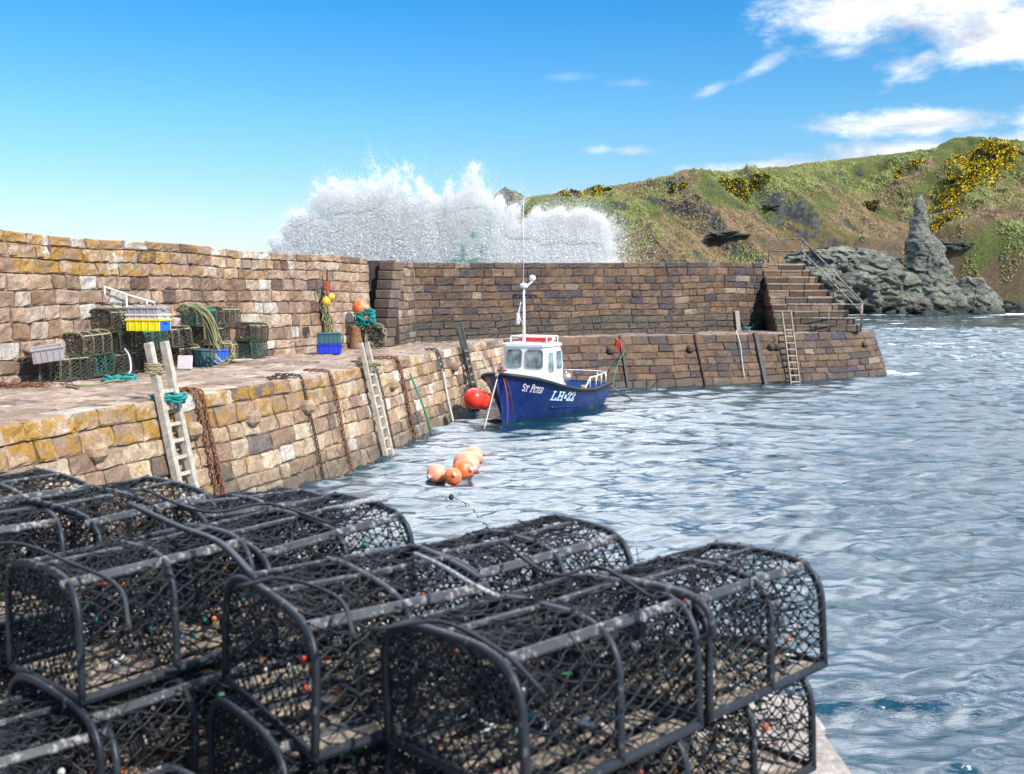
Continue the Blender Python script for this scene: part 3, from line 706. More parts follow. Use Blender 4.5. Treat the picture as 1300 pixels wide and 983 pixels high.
# grass and scrub tufts over the hill
def tufts(n, seed):
    r = np.random.default_rng(seed); X = r.uniform(-25, 135, n); Y = r.uniform(200, 262, n); Z = terr(X, Y)
    keep = (Z > 6) & (fbm(X * .15, Y * .15, o=3, s=81) > .47); X, Y, Z = X[keep], Y[keep], Z[keep]; n = len(X)
    s = r.uniform(.14, .42, n) ; a = r.uniform(0, 6.28, n)
    V = np.zeros((n, 5, 3)); 
    for q in range(4):
        an = a + q * math.pi / 2
        V[:, q, 0] = X + np.cos(an) * s * .7; V[:, q, 1] = Y + np.sin(an) * s * .7; V[:, q, 2] = Z - .15
    V[:, 4, 0] = X + r.normal(0, .15, n); V[:, 4, 1] = Y; V[:, 4, 2] = Z + s * r.uniform(.5, 1.1, n)
    base = np.arange(n)[:, None] * 5; f = np.concatenate([base + np.array([[q, (q + 1) % 4, 4]]) for q in range(4)])
    g = fbm(X * .07, Y * .07, o=3, s=82) + .22 * sm(.5, .9, Z / np.interp(X, RX, RZ)) - .05; w = r.random(n)
    g = sm(.42, .58, g); gA = np.stack([.11 + .16 * w, .125 + .16 * w, .035 + .05 * w], -1); gB = np.stack([.12 + .17 * w, .08 + .115 * w, .045 + .06 * w], -1); c = np.concatenate([gA * g[:, None] + gB * (1 - g[:, None]), np.ones((n, 1))], -1)
    m, nt, b = mat('scrub_tufts'); at = N(nt, 'ShaderNodeAttribute', attribute_name='Col'); L(nt, at.outputs['Color'], b.inputs['Base Color']); b.inputs['Roughness'].default_value = .95
    o = npmesh('scrub', V.reshape(-1, 3), f, m, np.repeat(c, 5, 0), False, 3); tag(o, 'rough grass and dead bracken tufts on the headland slope', 'scrub', kind='stuff')
tufts(150000, 3)
def gorse(px, py, w, h, n, label, yel=.5, size=1.15):
    c = hit(px, py); rn = np.random.default_rng(int(px * 7 + py)); sc = c.y / F
    W, Hh = w * sc / 2, h * sc / 2
    nb = max(4, int(w * h / 90)); cx = rn.normal(0, .55, nb) * W; cy = rn.normal(0, .42, nb) * Hh
    which = rn.integers(0, nb, n); rad = rn.uniform(.7, 1.4, nb) * min(W, Hh) * .55
    u = rn.normal(0, 1, (n, 3)); u /= np.linalg.norm(u, axis=1)[:, None]; u *= (rn.uniform(.5, 1, n) ** .5)[:, None]
    X = c.x + cx[which] + u[:, 0] * rad[which]
    s0 = .9
    Yg = c.y + cy[which] / s0 * .9; Yg = Yg + u[:, 1] * rad[which] * .8
    Z = terr(X, Yg) + np.abs(u[:, 2]) * rad[which] * .75
    flower = (rn.random(n) < yel) & (fbm(X * .5, Z * .5, o=2, s=90) > .28) & (u[:, 2] > -.6)
    s = rn.uniform(.1, .26, n) * size; s[flower] *= .75
    Z = Z + flower * .12; d = rn.normal(0, 1, (n, 3, 3)); V = np.stack([X, Yg, Z], -1)[:, None, :] + d * s[:, None, None]
    V = V - np.array([c.x, c.y, c.z])
    f = np.arange(n * 3).reshape(n, 3); w_ = rn.random(n)
    o = empty('gorse_bush', c, 0, label, 'bush', 'flowering gorse bushes on the headland')
    for nm, msk, mt in (('foliage', ~flower, M['gorse_leaf']), ('flowers', flower, M['gorse_flower'])):
        if msk.sum() > 3: npmesh(nm, V[msk].reshape(-1, 3), np.arange(msk.sum() * 3).reshape(-1, 3), mt, None, False, 3, o)
M['gorse_leaf'] = plain('gorse_foliage', (.045, .05, .025), .9, var=.5, sc=2, bmp=0, spec=.2)
M['gorse_flower'] = plain('gorse_flowers', (.88, .58, .015), .8, var=.3, sc=2, bmp=0, spec=.2)
for a in [(1248, 213, 62, 46, 9000, 'largest yellow gorse bush, high on the right of the headland', .85), (1218, 240, 56, 44, 7000, 'broad yellow gorse bush just below the largest one', .75),
          (1196, 282, 26, 28, 2200, 'small yellow gorse bush beside the rock pinnacle', .6), (1152, 222, 42, 13, 2400, 'long low yellow gorse bush above the rock pinnacle', .65),
          (1107, 266, 18, 20, 1300, 'dark sparse gorse bush left of the rock pinnacle', .3), (938, 244, 44, 28, 3800, 'dark yellow-topped gorse bush in the middle of the headland', .5),
          (752, 247, 42, 24, 3200, 'yellow gorse bush near the left end of the headland skyline', .6), (716, 247, 30, 18, 1600, 'small gorse bush on the skyline beside the spray', .5),
          (864, 238, 24, 11, 1200, 'small dark gorse bush on the upper slope left of centre', .35), (1298, 196, 26, 12, 1200, 'gorse bush at the right edge of the view', .6)]:
    gorse(*a)
# post on the skyline
c = hit(948, 220); mb = MB(); mb.tube([(0, 0, -.5), (0, 0, 2.2)], .12, 6); tag(mb.build('fence_post', M['darktimber'], None, False, c), 'lone dark post on the headland skyline', 'post')
# rock pinnacle and rocky shore
def rockmat():
    m, nt, b = mat('grey_green_rock'); v = coords(nt)
    mp = N(nt, 'ShaderNodeMapping'); mp.inputs['Rotation'].default_value = (R(25), R(30), 0); mp.inputs['Scale'].default_value = (1, 1, 2.4); L(nt, v, mp.inputs[0])
    n1 = noise(nt, mp.outputs[0], .5, 9, .75, .8); n2 = noise(nt, v, 1.6, 7, .8)
    vo = N(nt, 'ShaderNodeTexVoronoi', Scale=.42); vo.feature = 'DISTANCE_TO_EDGE'
    vm = N(nt, 'ShaderNodeVectorMath'); vm.operation = 'ADD'; nd = N(nt, 'ShaderNodeTexNoise', Scale=.8, Detail=5); L(nt, v, nd.inputs['Vector'])
    sc_ = N(nt, 'ShaderNodeVectorMath'); sc_.operation = 'SCALE'; sc_.inputs['Scale'].default_value = 2.4; L(nt, nd.outputs['Color'], sc_.inputs[0])
    L(nt, mp.outputs[0], vm.inputs[0]); L(nt, sc_.outputs[0], vm.inputs[1]); L(nt, vm.outputs[0], vo.inputs['Vector'])
    ck = ramp(nt, vo.outputs['Distance'], [(.0, .3), (.045, 1.0)])
    col = ramp(nt, n1, [(.3, (.08, .082, .08)), (.44, (.2, .21, .18)), (.56, (.35, .37, .3)), (.68, (.6, .6, .5))])
    col = mixc(nt, 1.0, col, ck, 'MULTIPLY')
    col = mixc(nt, ramp(nt, n2, [(.52, 0.0), (.64, .55)]), col, (.2, .13, .1))
    n4 = noise(nt, v, .22, 6, .65); col = mixc(nt, ramp(nt, n4, [(.5, 0.0), (.6, .6)]), col, mixc(nt, ramp(nt, n2, [(.4, 0.0), (.6, 1.0)]), (.2, .19, .12), (.5, .5, .38)))
    col = mixc(nt, ramp(nt, n4, [(.36, .6), (.44, 0.0)]), col, (.17, .11, .08))
    sep = nt.nodes.new('ShaderNodeSeparateXYZ'); L(nt, v, sep.inputs[0])
    wz = nt.nodes.new('ShaderNodeMapRange'); wz.inputs[1].default_value = 3.2; wz.inputs[2].default_value = 1.2; wz.inputs[3].default_value = 0; wz.inputs[4].default_value = .8
    L(nt, math_(nt, 'ADD', sep.outputs[2], math_(nt, 'MULTIPLY', n2, 1.5)), wz.inputs[0]); col = mixc(nt, wz.outputs[0], col, (.035, .04, .035))
    L(nt, col, b.inputs['Base Color']); b.inputs['Roughness'].default_value = .9
    bump(nt, b, math_(nt, 'ADD', math_(nt, 'MULTIPLY', n1, 1.5), math_(nt, 'ADD', n2, math_(nt, 'MULTIPLY', ck, .4))), 1.0, .8); return m
M['rock'] = rockmat()
def crag(name, c, prof, label, cat, depth=.8, seed=0, nth=170, nz=130, fac=1.0):
    """prof: list of (z, xl, xr) silhouettes in metres round the base point"""
    z = np.array([p[0] for p in prof]); xl = np.array([p[1] for p in prof]); xr = np.array([p[2] for p in prof])
    zz = np.linspace(z[0], z[-1], nz); a = np.linspace(0, 2 * math.pi, nth, endpoint=False); A, Zg = np.meshgrid(a, zz, indexing='ij')
    cx = np.interp(Zg, z, (xl + xr) / 2); hw = np.interp(Zg, z, (xr - xl) / 2)
    X0 = np.cos(A) * hw; Y0 = np.sin(A) * hw * depth
    X = cx + X0; Y = Y0
    rn = fbm((X + Zg * .6) * .22 + seed, Y * .22 + 5, Zg * .3, o=5, s=seed); rd = np.abs(fbm(X * .35, Y * .35, (Zg - X * .7) * .45, o=3, s=seed + 3) - .5) * 2
    def step(u, w, sd): return _h(np.floor(u).astype(np.int64), np.floor(w).astype(np.int64), np.zeros(u.shape, np.int64), sd) - .5
    wb_ = 2.2 * (fbm(X * .3, Y * .3, Zg * .3, o=3, s=seed + 8) - .5)
    u1 = (Zg * .75 + X * .5 + wb_) * .55; u2 = (X * .8 - Zg * .35 + Y * .6 + wb_) * .5; u3 = (Zg * .9 + X * .3 + wb_) * 1.7
    fa = step(u1, u2, seed) * .5 + step(u3, u2 * 2.1 + 5, seed + 1) * .25
    size = np.minimum(1, 5.5 / np.maximum(hw, 1))
    k = 1 + fac * ((rn - .5) * .8 - rd * .35 + .08 + fa * (.35 + .5 * size))
    X = cx + X0 * k; Y = Y0 * k; Zg = Zg + (vn(X * .8, Y * .8, Zg * .8, s=seed) - .5) * 1.0
    V = np.stack([X, Y, Zg], -1).reshape(-1, 3)
    i, j = np.meshgrid(np.arange(nth), np.arange(nz - 1), indexing='ij'); i2 = (i + 1) % nth
    f = np.stack([i * nz + j, i2 * nz + j, i2 * nz + j + 1, i * nz + j + 1], -1).reshape(-1, 4)
    o = npmesh(name, V, f, M['rock'], None, False); o.location = c
    # cap
    return tag(o, label, cat)
ks = 190 / F
def px2(y): return 3.6 + (375 - y) * ks
X0 = (1165 - 650) * ks
def pr(lst, ctr): return [(px2(y), (a - ctr) * ks, (b - ctr) * ks) for y, a, b in lst]
crag('rock_pinnacle', ((1165 - 650) * ks, 190, 0), [(-3, -14, 15)] + pr([(396, 1088, 1232), (380, 1100, 1226), (366, 1128, 1216), (350, 1146, 1206), (330, 1150, 1198), (312, 1151, 1188), (296, 1152, 1178), (280, 1153, 1175), (266, 1155, 1173), (257, 1157, 1170), (249, 1160, 1166)], 1165),
     'tall grey-green rock pinnacle standing at the foot of the headland', 'rock', seed=3, fac=.65)
crag('rocky_outcrop', ((1090 - 650) * 193 / F, 194, 0), [(-3, -18, 14)] + [(px2(y), (a - 1090) * ks, (b - 1090) * ks) for y, a, b in [(396, 975, 1170), (370, 978, 1165), (345, 985, 1155), (330, 1000, 1140), (320, 1015, 1120), (315, 1040, 1090)]],
     'broad grey rock shelf behind the far staircase', 'rock', seed=9, fac=.7)
crag('rocky_outcrop', ((1238 - 650) * 188 / F, 188, 0), [(-3, -7, 7)] + [(px2(y), (a - 1238) * ks, (b - 1238) * ks) for y, a, b in [(397, 1205, 1268), (378, 1208, 1262), (358, 1215, 1250), (350, 1225, 1240)]],
     'rounded grey rock at the waterline right of the pinnacle', 'rock', seed=14, fac=.6)
for q, (x, y, w, h, lb) in enumerate([(1287, 386, 26, 16, 'low pale rock on the shore at the far right'), (1222, 310, 40, 14, 'flat pale boulder on the grassy slope right of the pinnacle'), (1240, 350, 14, 14, 'small pale boulder low on the slope right of the pinnacle'),
                   (1272, 345, 9, 8, 'tiny boulder on the lower right slope'), (925, 297, 52, 12, 'long dark rock ledge in the slope above the far wall'), (985, 262, 26, 10, 'pale rock face high above the staircase')]):
    c = hit(x, y); k = c.y / F; rn = random.Random(q); mb = MB(); c.z -= h * k * .22; c.y += 1.0
    mb.grid(lambda u, v: Vector((math.cos(u * 6.2832) * math.sin(v * 3.1416) * w * k / 2, math.sin(u * 6.2832) * math.sin(v * 3.1416) * w * k * .4, math.cos(v * 3.1416) * h * k * .42)) *
            (1 + .75 * (mnoise.noise(Vector((math.cos(u * 6.2832) * 2.2 * math.sin(v * 3.14) + q * 5, math.sin(u * 6.2832) * 2.2 * math.sin(v * 3.14), v * 5))))), 28, 18, True)
    tag(mb.build('boulder', M['rock'], None, False, c), lb, 'boulder')
# ------------------------------------------------------------------ spray of the breaking wave
def spray():
    r = np.random.default_rng(2)
    ex = np.array([332, 345, 389, 435, 470, 488, 505, 520, 540, 552, 560, 572, 590, 608, 622, 640, 660, 690, 720, 745, 768, 780, 790])
    ey = np.array([322, 284, 242, 224, 216, 205, 190, 184, 190, 232, 246, 222, 213, 210, 226, 260, 270, 270, 275, 273, 274, 298, 334])
    def cloud(n, lo, hi, ybase=352):
        x = r.uniform(332, 790, n); top = 332 - (332 - np.interp(x + 10 * (fbm(x * .07, x * 0, o=3, s=99) - .5), ex, ey)) * (1.24 - .18 * sm(620, 690, x)) + (14 + 26 * sm(640, 690, x)) * (fbm(x * .07, x * 0, o=4, s=98) - .5)
        h = r.random(n); y = ybase + (top - ybase) * h
        return x, y, h
    out = []; cols = []
    for (n, smin, smax, thr, jit, edge) in ((1500000, .010, .027, .26, 2.5, .22), (130000, .028, .055, .36, 2.0, .1), (160000, .008, .02, .22, 12, 0), (14000, .04, .1, .55, 2, .1)):
        x, y, h = cloud(n, 0, 1)
        x = x + r.normal(0, jit, n); y = y - np.abs(r.normal(0, jit * 1.3, n)) * (h > .5)
        # filaments: streaks fanning up and outwards
        edge_ = sm(715, 788, x); x = x + edge_ * (30 * (fbm(y * .06, y * 0, o=4, s=97) - .55) + r.normal(0, 1, n) ** 3 * 2.2 - 8 * h); an = (x - 570) / (470 - y); rd_ = np.hypot(x - 570, 470 - y)
        d = fbm(an * 8, rd_ * .012, o=5, s=101) * .55 + fbm(an * 26, rd_ * .03, o=4, s=103) * .2 + fbm(x * .09, y * .09, o=4, s=104) * .25
        dens = d + .07 - .36 * h ** 1.8 * sm(700, 600, x) - .2 * h ** 3 - .3 * sm(400, 334, x) * h ** .5
        keep = dens > thr + .17 * h ** 1.5 + r.normal(0, .05, n) - .04
        # clumps within the right half hold together to a sharper edge
        x, y, h = x[keep], y[keep], h[keep]; n = len(x)
        Yd = 52 + r.uniform(-1.5, 1.5, n) + 2.4 * h * 1.0
        k = Yd / F; X = (x - 650) * k; Z = 3.6 + (375 - y) * k
        s = r.uniform(smin, smax, n) * (1.25 - .35 * h)
        out.append(np.stack([X, Yd, Z, s], -1))
        teal = sm(30, 5, np.abs(x - 598 + (y - 300) * .3)) * sm(268, 300, y) * sm(.45, .6, fbm(x * .08, y * .05, o=3, s=111))
        cols.append(teal)
    A = np.concatenate(out); T = np.concatenate(cols); n = len(A)
    base = np.array([[1, 0, -.7], [-1, 0, -.7], [0, 1, .7], [0, -1, .7]]) * .8
    q = r.normal(0, 1, (n, 4)); q /= np.linalg.norm(q, axis=1)[:, None]; w, x, y, z = q.T
    Rm = np.stack([1-2*(y*y+z*z), 2*(x*y-z*w), 2*(x*z+y*w), 2*(x*y+z*w), 1-2*(x*x+z*z), 2*(y*z-x*w), 2*(x*z-y*w), 2*(y*z+x*w), 1-2*(x*x+y*y)], -1).reshape(n, 3, 3)
    V = np.einsum('nij,kj->nki', Rm, base) * A[:, 3][:, None, None] + A[:, None, :3]
    f = (np.arange(n)[:, None, None] * 4 + np.array([[0, 2, 1], [0, 1, 3], [0, 3, 2], [1, 2, 3]])[None]).reshape(-1, 3)
    C = np.ones((n, 4)); C[:, 0] = .985 - .6 * T; C[:, 1] = .99 - .25 * T; C[:, 2] = .99 - .32 * T
    m, nt, b = mat('sea_spray'); at = N(nt, 'ShaderNodeAttribute', attribute_name='Col')
    df = N(nt, 'ShaderNodeBsdfDiffuse'); tr = N(nt, 'ShaderNodeBsdfTranslucent'); mx = N(nt, 'ShaderNodeMixShader'); mx.inputs[0].default_value = .5
    L(nt, at.outputs['Color'], df.inputs[0]); L(nt, at.outputs['Color'], tr.inputs[0]); L(nt, df.outputs[0], mx.inputs[1]); L(nt, tr.outputs[0], mx.inputs[2])
    L(nt, mx.outputs[0], nt.nodes['Material Output'].inputs[0])
    o = npmesh('wave_spray', V.reshape(-1, 3), f, m, np.repeat(C, 4, 0), False, 3)
    tag(o, 'huge burst of white sea spray thrown up behind the sea wall', 'wave spray', kind='stuff')
    print('spray drops', n)
    # the fine mist between the drops
    sc_ = 52 / F; mb = MB(); n_ = 60; top_ = []
    px_ = np.linspace(336, 786, n_); ty = np.interp(px_, ex, ey) + 14
    rings = []
    for x_, t_ in zip(px_, ty):
        X_ = (x_ - 650) * sc_; zt = 3.6 + (375 - t_) * sc_; e_ = min(1, min(x_ - 334, 788 - x_) / 60) ** .5
        rings.append([Vector((X_, 52 + 2.2 * e_ * math.cos(a), 3.2 + (zt - 3.2) * (.5 + .5 * math.sin(a)))) for a in np.linspace(0, 2 * math.pi, 16, endpoint=False)])
    mb.add([p for r_ in rings for p in r_], [(16 * i + k, 16 * i + (k + 1) % 16, 16 * i + 16 + (k + 1) % 16, 16 * i + 16 + k) for i in range(n_ - 1) for k in range(16)] + [tuple(range(16)), tuple(range(16 * n_ - 16, 16 * n_))[::-1]])
    m, nt, b = mat('mist'); nt.nodes.remove(b); pv = N(nt, 'ShaderNodeVolumePrincipled'); pv.inputs['Color'].default_value = (.97, .98, .99, 1); pv.inputs['Anisotropy'].default_value = .1
    v = coords(nt); mp = N(nt, 'ShaderNodeMapping'); mp.inputs['Scale'].default_value = (.55, .4, .28); L(nt, v, mp.inputs[0])
    dn = ramp(nt, noise(nt, mp.outputs[0], 1.0, 5, .65, .4), [(.3, .6), (.6, 1.0)]); sp_ = nt.nodes.new('ShaderNodeSeparateXYZ'); L(nt, v, sp_.inputs[0])
    fz = nt.nodes.new('ShaderNodeMapRange'); fz.inputs[1].default_value = 10; fz.inputs[2].default_value = 4.5; fz.inputs[3].default_value = .1; fz.inputs[4].default_value = 1; L(nt, sp_.outputs[2], fz.inputs[0])
    L(nt, math_(nt, 'MULTIPLY', math_(nt, 'MULTIPLY', dn, fz.outputs[0]), .12), pv.inputs['Density']); L(nt, pv.outputs[0], nt.nodes['Material Output'].inputs['Volume'])
    tag(mb.build('spray_mist', m), 'soft white mist hanging inside the burst of sea spray', 'mist', kind='stuff')
spray()
# ------------------------------------------------------------------ boat
BOW = Vector((-.42, 27.2, 0)); AFT = Vector((.44, .898, 0)).normalized(); PORT = Vector((AFT.y, -AFT.x, 0)); LB = 6.4
boat = empty('fishing_boat', BOW, 0, 'small navy blue fishing boat with white wheelhouse moored at the quay', 'boat')
Bm = np.array; 
def sheer(t): return float(np.interp(t, [0, .12, .3, .5, .7, 1], [1.44, 1.28, 1.0, .78, .68, .74]))
def beam(t): return float(np.interp(t, [0, .02, .06, .12, .22, .35, .55, .8, 1], [.05, .3, .58, .82, 1.02, 1.12, 1.14, 1.07, .93]))
def keel(t): return -.45
def hb(t, z):
    k = max(0.0, min(1.0, (z - keel(t)) / (sheer(t) - keel(t)))); p = float(np.interp(t, [0, .15, .4, 1], [1.5, .95, .45, .3]))
    return beam(t) * k ** p
def hp(t, z, side, off=0.0):
    k = (z - keel(t)) / (sheer(t) - keel(t)); rake = .42 * (1 - k) * (1 - t) ** 4
    return AFT * (t * LB + rake) + PORT * side * (hb(t, z) + off) + Vector((0, 0, z))
ts = [0, .01, .025, .045, .07, .1, .14, .19, .25, .32, .4, .5, .6, .7, .8, .9, 1.0]
def tt_(u): return float(np.interp(u, np.linspace(0, 1, len(ts)), ts))
mb = MB()
for sd in (1, -1): mb.grid(lambda u, v: hp(tt_(u), keel(0) + (sheer(tt_(u)) - keel(0)) * v, sd), 49, 18)
mb.add([hp(1, z, s) for z, s in ((-.45, -1), (-.2, -1), (.2, -1), (.74, -1), (.74, 1), (.2, 1), (-.2, 1), (-.45, 1))], [tuple(range(8))])
hull = mb.build('hull', M['hull'], boat, True)
mb = MB()
for sd in (1, -1):
    mb.grid(lambda u, v: hp(.16 + .83 * u, .3 + (sheer(.16 + .83 * u) - .3) * v, sd, -.07), 40, 5)
mb.add([hp(.99, z, s, -.07) for z, s in ((.3, -1), (.74, -1), (.74, 1), (.3, 1))], [(0, 1, 2, 3)])
mb.build('inner_bulwark', M['hullin'], boat, True)
mb = MB(); mb.grid(lambda u, v: AFT * (1.4 + u * (LB - 1.46)) + PORT * (hb((1.4 + u * (LB - 1.46)) / LB, .42) * (2 * v - 1) * .95) + Vector((0, 0, .42)), 30, 3); mb.build('cockpit_deck', M['cgrey'], boat)
mb = MB(); mb.grid(lambda u, v: AFT * (u * 1.5 + .06) + PORT * (hb((u * 1.5 + .06) / LB, sheer(u * .24) - .06) * (2 * v - 1) * .95) + Vector((0, 0, sheer(u * .24) - .06)), 14, 5); mb.build('foredeck', M['white'], boat)
for sd in (1, -1):
    mb = MB(); mb.tube([hp(t, sheer(t), sd, .03) + Vector((0, 0, .0)) for t in np.linspace(0, 1, 44)], .058, 8); mb.build('rubbing_strake', M['black'], boat, True)
mb = MB(); mb.tube([hp(1, .74, 1), hp(1, .74, -1)], .055, 8); mb.build('rubbing_strake', M['black'], boat, True)
for sd in (1, -1):   # thin lower rubbing band
    mb = MB(); mb.tube([hp(t, sheer(t) * .42 - .05, sd, .012) for t in np.linspace(.3, 1, 30)], .022, 6); mb.build('lower_strake', M['hull'], boat, True)
# wheelhouse
WB, WT = .6, 2.12
def wpt(a, w, z): return AFT * a + PORT * w + Vector((0, 0, z))
fb, ft, rb, rt = 1.55, 1.78, 3.1, 2.92; wb, wt = .76, .68
cor = lambda a_b, a_t, w_b, w_t, v: (a_b + (a_t - a_b) * v, w_b + (w_t - w_b) * v)
mb = MB()
def ringv(v):
    z = WB + (WT - WB) * v; f_ = fb + (ft - fb) * v; r_ = rb + (rt - rb) * v; w_ = wb + (wt - wb) * v; c = .12
    return [wpt(f_, -w_ + c, z), wpt(f_, w_ - c, z), wpt(f_ + c * .6, w_, z), wpt(r_ - c, w_, z), wpt(r_, w_ - c, z), wpt(r_, -w_ + c, z), wpt(r_ - c, -w_, z), wpt(f_ + c * .6, -w_, z)]
rv = ringv(0) + ringv(1); mb.add(rv, [(i, (i + 1) % 8, 8 + (i + 1) % 8, 8 + i) for i in range(8)] + [tuple(range(8, 16))])
house = mb.build('wheelhouse', M['white'], boat)
mb = MB(); r0 = [p + (p - wpt((ft + rt) / 2, 0, WT)) * .07 for p in ringv(1)]
r1 = [p + Vector((0, 0, .07)) for p in r0]; r2 = [wpt((ft + rt) / 2, 0, WT) + (p - wpt((ft + rt) / 2, 0, WT)) * .88 + Vector((0, 0, .1)) for p in r0]
mb.add(r0 + r1 + r2, [tuple(range(8))[::-1]] + [(i, (i + 1) % 8, 8 + (i + 1) % 8, 8 + i) for i in range(8)] + [(8 + i, 8 + (i + 1) % 8, 16 + (i + 1) % 8, 16 + i) for i in range(8)] + [tuple(range(16, 24))])
mb.build('roof', M['white'], house)
def window(face, u0, u1, v0, v1):
    """face 'F' front, 'P' port, 'S' starboard; u across 0..1, v up 0..1"""
    def pt(u, v, off):
        z = WB + (WT - WB) * v; f_ = fb + (ft - fb) * v; r_ = rb + (rt - rb) * v; w_ = wb + (wt - wb) * v
        if face == 'F': return wpt(f_ - off, -w_ + 2 * w_ * u, z)
        sd = 1 if face == 'P' else -1
        return wpt(f_ + (r_ - f_) * u, sd * (w_ + off), z)
    def rr(off, gu, gv):
        pts = []; cu, cv = (u1 - u0) * .14, (v1 - v0) * .14
        for (cx_, cy_, a0) in ((u1 - cu, v1 - cv, 0), (u0 + cu, v1 - cv, 90), (u0 + cu, v0 + cv, 180), (u1 - cu, v0 + cv, 270)):
            for k in range(4):
                a = R(a0 + 30 * k); pts.append(pt(cx_ + (cu + gu) * math.cos(a), cy_ + (cv + gv) * math.sin(a), off))
        return pts
    gl = MB(); gl.add(rr(.006, 0, 0), [tuple(range(16))]); fr = MB(); a_, b_, c_ = rr(.004, .03, .02), rr(.022, .024, .016), rr(.022, 0, 0); d_ = rr(.004, 0, 0)
    fr.add(a_ + b_ + c_ + d_, [(16 * q + i, 16 * q + (i + 1) % 16, 16 * q + 16 + (i + 1) % 16, 16 * q + 16 + i) for q in range(3) for i in range(16)])
    o = fr.build('window', M['steel'] if face == 'F' else M['white'], house); gl.build('pane', M['glass'], o)
window('F', .1, .44, .6, .93); window('F', .56, .92, .6, .93); window('P', .1, .42, .5, .88); window('P', .56, .9, .55, .9); window('S', .14, .5, .55, .9); window('S', .6, .9, .55, .9)
# roof fittings
mb = MB(); mb.box(wpt(2.45, .1, WT + .2), (.5, 1.0, .16), Matrix.Rotation(math.atan2(AFT.y, AFT.x), 3, 'Z'), .06); lr = mb.build('life_raft', M['white'], house)
mb = MB(); mb.box(wpt(2.3, .1, WT + .2), (.2, 1.04, .13), Matrix.Rotation(math.atan2(AFT.y, AFT.x), 3, 'Z'), .04); mb.build('red_strap', M['redp'], lr)
mb = MB(); mb.tube([wpt(2.0, -.55, WT + .28), wpt(2.0, .6, WT + .28), wpt(2.8, .6, WT + .28), wpt(2.8, -.55, WT + .28)], .02, 6, True)
for a_, w_ in ((2.0, -.55), (2.0, .6), (2.8, .6), (2.8, -.55)): mb.tube([wpt(a_, w_, WT + .05), wpt(a_, w_, WT + .28)], .018, 6)
mb.build('roof_rail', M['white'], house, True)
mx_ = wpt(1.95, -.1, 0)
mast = MB(); mast.tube([mx_ + Vector((0, 0, WT)), mx_ + Vector((0, 0, 3.78))], [.05, .032], 8); mast = mast.build('mast', M['white'], boat, True)
mb = MB(); mb.tube([mx_ + PORT * -.36 + Vector((0, 0, 3.62)), mx_ + PORT * .42 + Vector((0, 0, 3.6))], .025, 6)
mb.tube([mx_ + PORT * -.2 + Vector((0, 0, 3.5)), mx_ + PORT * -.3 + Vector((0, 0, 3.62))], .02, 6)
for w_ in (-.34, -.12, .2, .38): mb.box(mx_ + PORT * w_ + Vector((0, 0, 3.55)), (.08, .1, .1), None, .02)
mb.build('crosstree', M['black'], mast)
mb = MB(); mb.lathe([(.02, -.07), (.1, -.06), (.125, 0), (.11, .055), (.05, .08), (.01, .085)], mx_ + Vector((0, 0, 3.87)), 14); mb.build('radar_dome', M['white'], mast, True)
mb = MB(); mb.lathe([(.01, -.09), (.08, -.08), (.1, 0), (.06, .08), (.01, .09)], mx_ + PORT * .2 + AFT * .15 + Vector((0, 0, 4.1)), 12, Matrix.Rotation(R(70), 3, 'X')); mb.tube([mx_ + Vector((0, 0, 3.8)), mx_ + PORT * .2 + AFT * .15 + Vector((0, 0, 4.0))], .025, 6); mb.build('searchlight', M['white'], mast, True)
mb = MB(); mb.tube([mx_ + PORT * -.02 + Vector((0, 0, 3.7)), mx_ + PORT * -.02 + Vector((0, 0, 6.35))], [.014, .008], 6); mb.build('aerial', M['bright'], mast, True)
mb = MB(); mb.tube(smooth_path([mx_ + PORT * -.1 + Vector((0, 0, 3.4)), mx_ + PORT * -.17 + Vector((0, 0, 3.1)), mx_ + PORT * -.12 + Vector((0, 0, 2.9)), mx_ + PORT * -.04 + Vector((0, 0, 2.75))], 5), .018, 5)
mb.lathe([(.01, .34), (.03, .3), (.07, .02), (.01, 0)], mx_ + PORT * -.2 + Vector((0, 0, 2.75)), 8); mb.build('loudhailer', M['white'], mast, True)
# stern rail and inboard gear
mb = MB()
rl = [hp(t, sheer(t), 1, -.08) + Vector((0, 0, .03)) for t in (.68, .77, .86, .95)]
top = [p + Vector((0, 0, .34)) for p in rl]
mb.tube([hp(.6, sheer(.6), 1, -.08)] + top + [hp(1, sheer(1), .5) + Vector((0, 0, .37)), hp(1, sheer(1), -.5) + Vector((0, 0, .37)), hp(1, sheer(1), -1) + Vector((0, 0, .37))], .022, 6)
for p, q in zip(rl, top): mb.tube([p, q], .018, 6)
mb.tube([hp(1, sheer(1), .5), hp(1, sheer(1), .5) + Vector((0, 0, .37))], .018, 6); mb.tube([hp(1, sheer(1), -.7), hp(1, sheer(1), -.7) + Vector((0, 0, .37))], .018, 6)
mb.build('stern_rail', M['bright'], boat, True)
mb = MB(); mb.lathe([(.09, 0), (.11, .1), (.08, .24), (.1, .28), (.1, .3)], hp(.7, .5, .75), 12); mb.build('deck_pot', M['cyellow'], boat, True)
mb = MB(); mb.tube([wpt(.32, 0, 1.25), wpt(.32, 0, 1.62)], .05, 8); mb.tube([wpt(.32, -.14, 1.52), wpt(.32, .14, 1.52)], .03, 6); mb.build('samson_post', M['rust'], boat, True)
mb = MB()
for q in range(5): mb.tube([wpt(.75, .1, 1.22 + .035 * q) + Vector((.2 * math.cos(a), .2 * math.sin(a), 0)) for a in np.linspace(0, 6.2, 14)], .022, 5, True)
mb.build('rope_coil', M['ropetan'], boat, True)
mb = MB(); mb.box(wpt(3.75, -.25, .72), (.55, .6, .5), Matrix.Rotation(math.atan2(AFT.y, AFT.x), 3, 'Z'), .04); mb.build('engine_box', M['white'], boat)
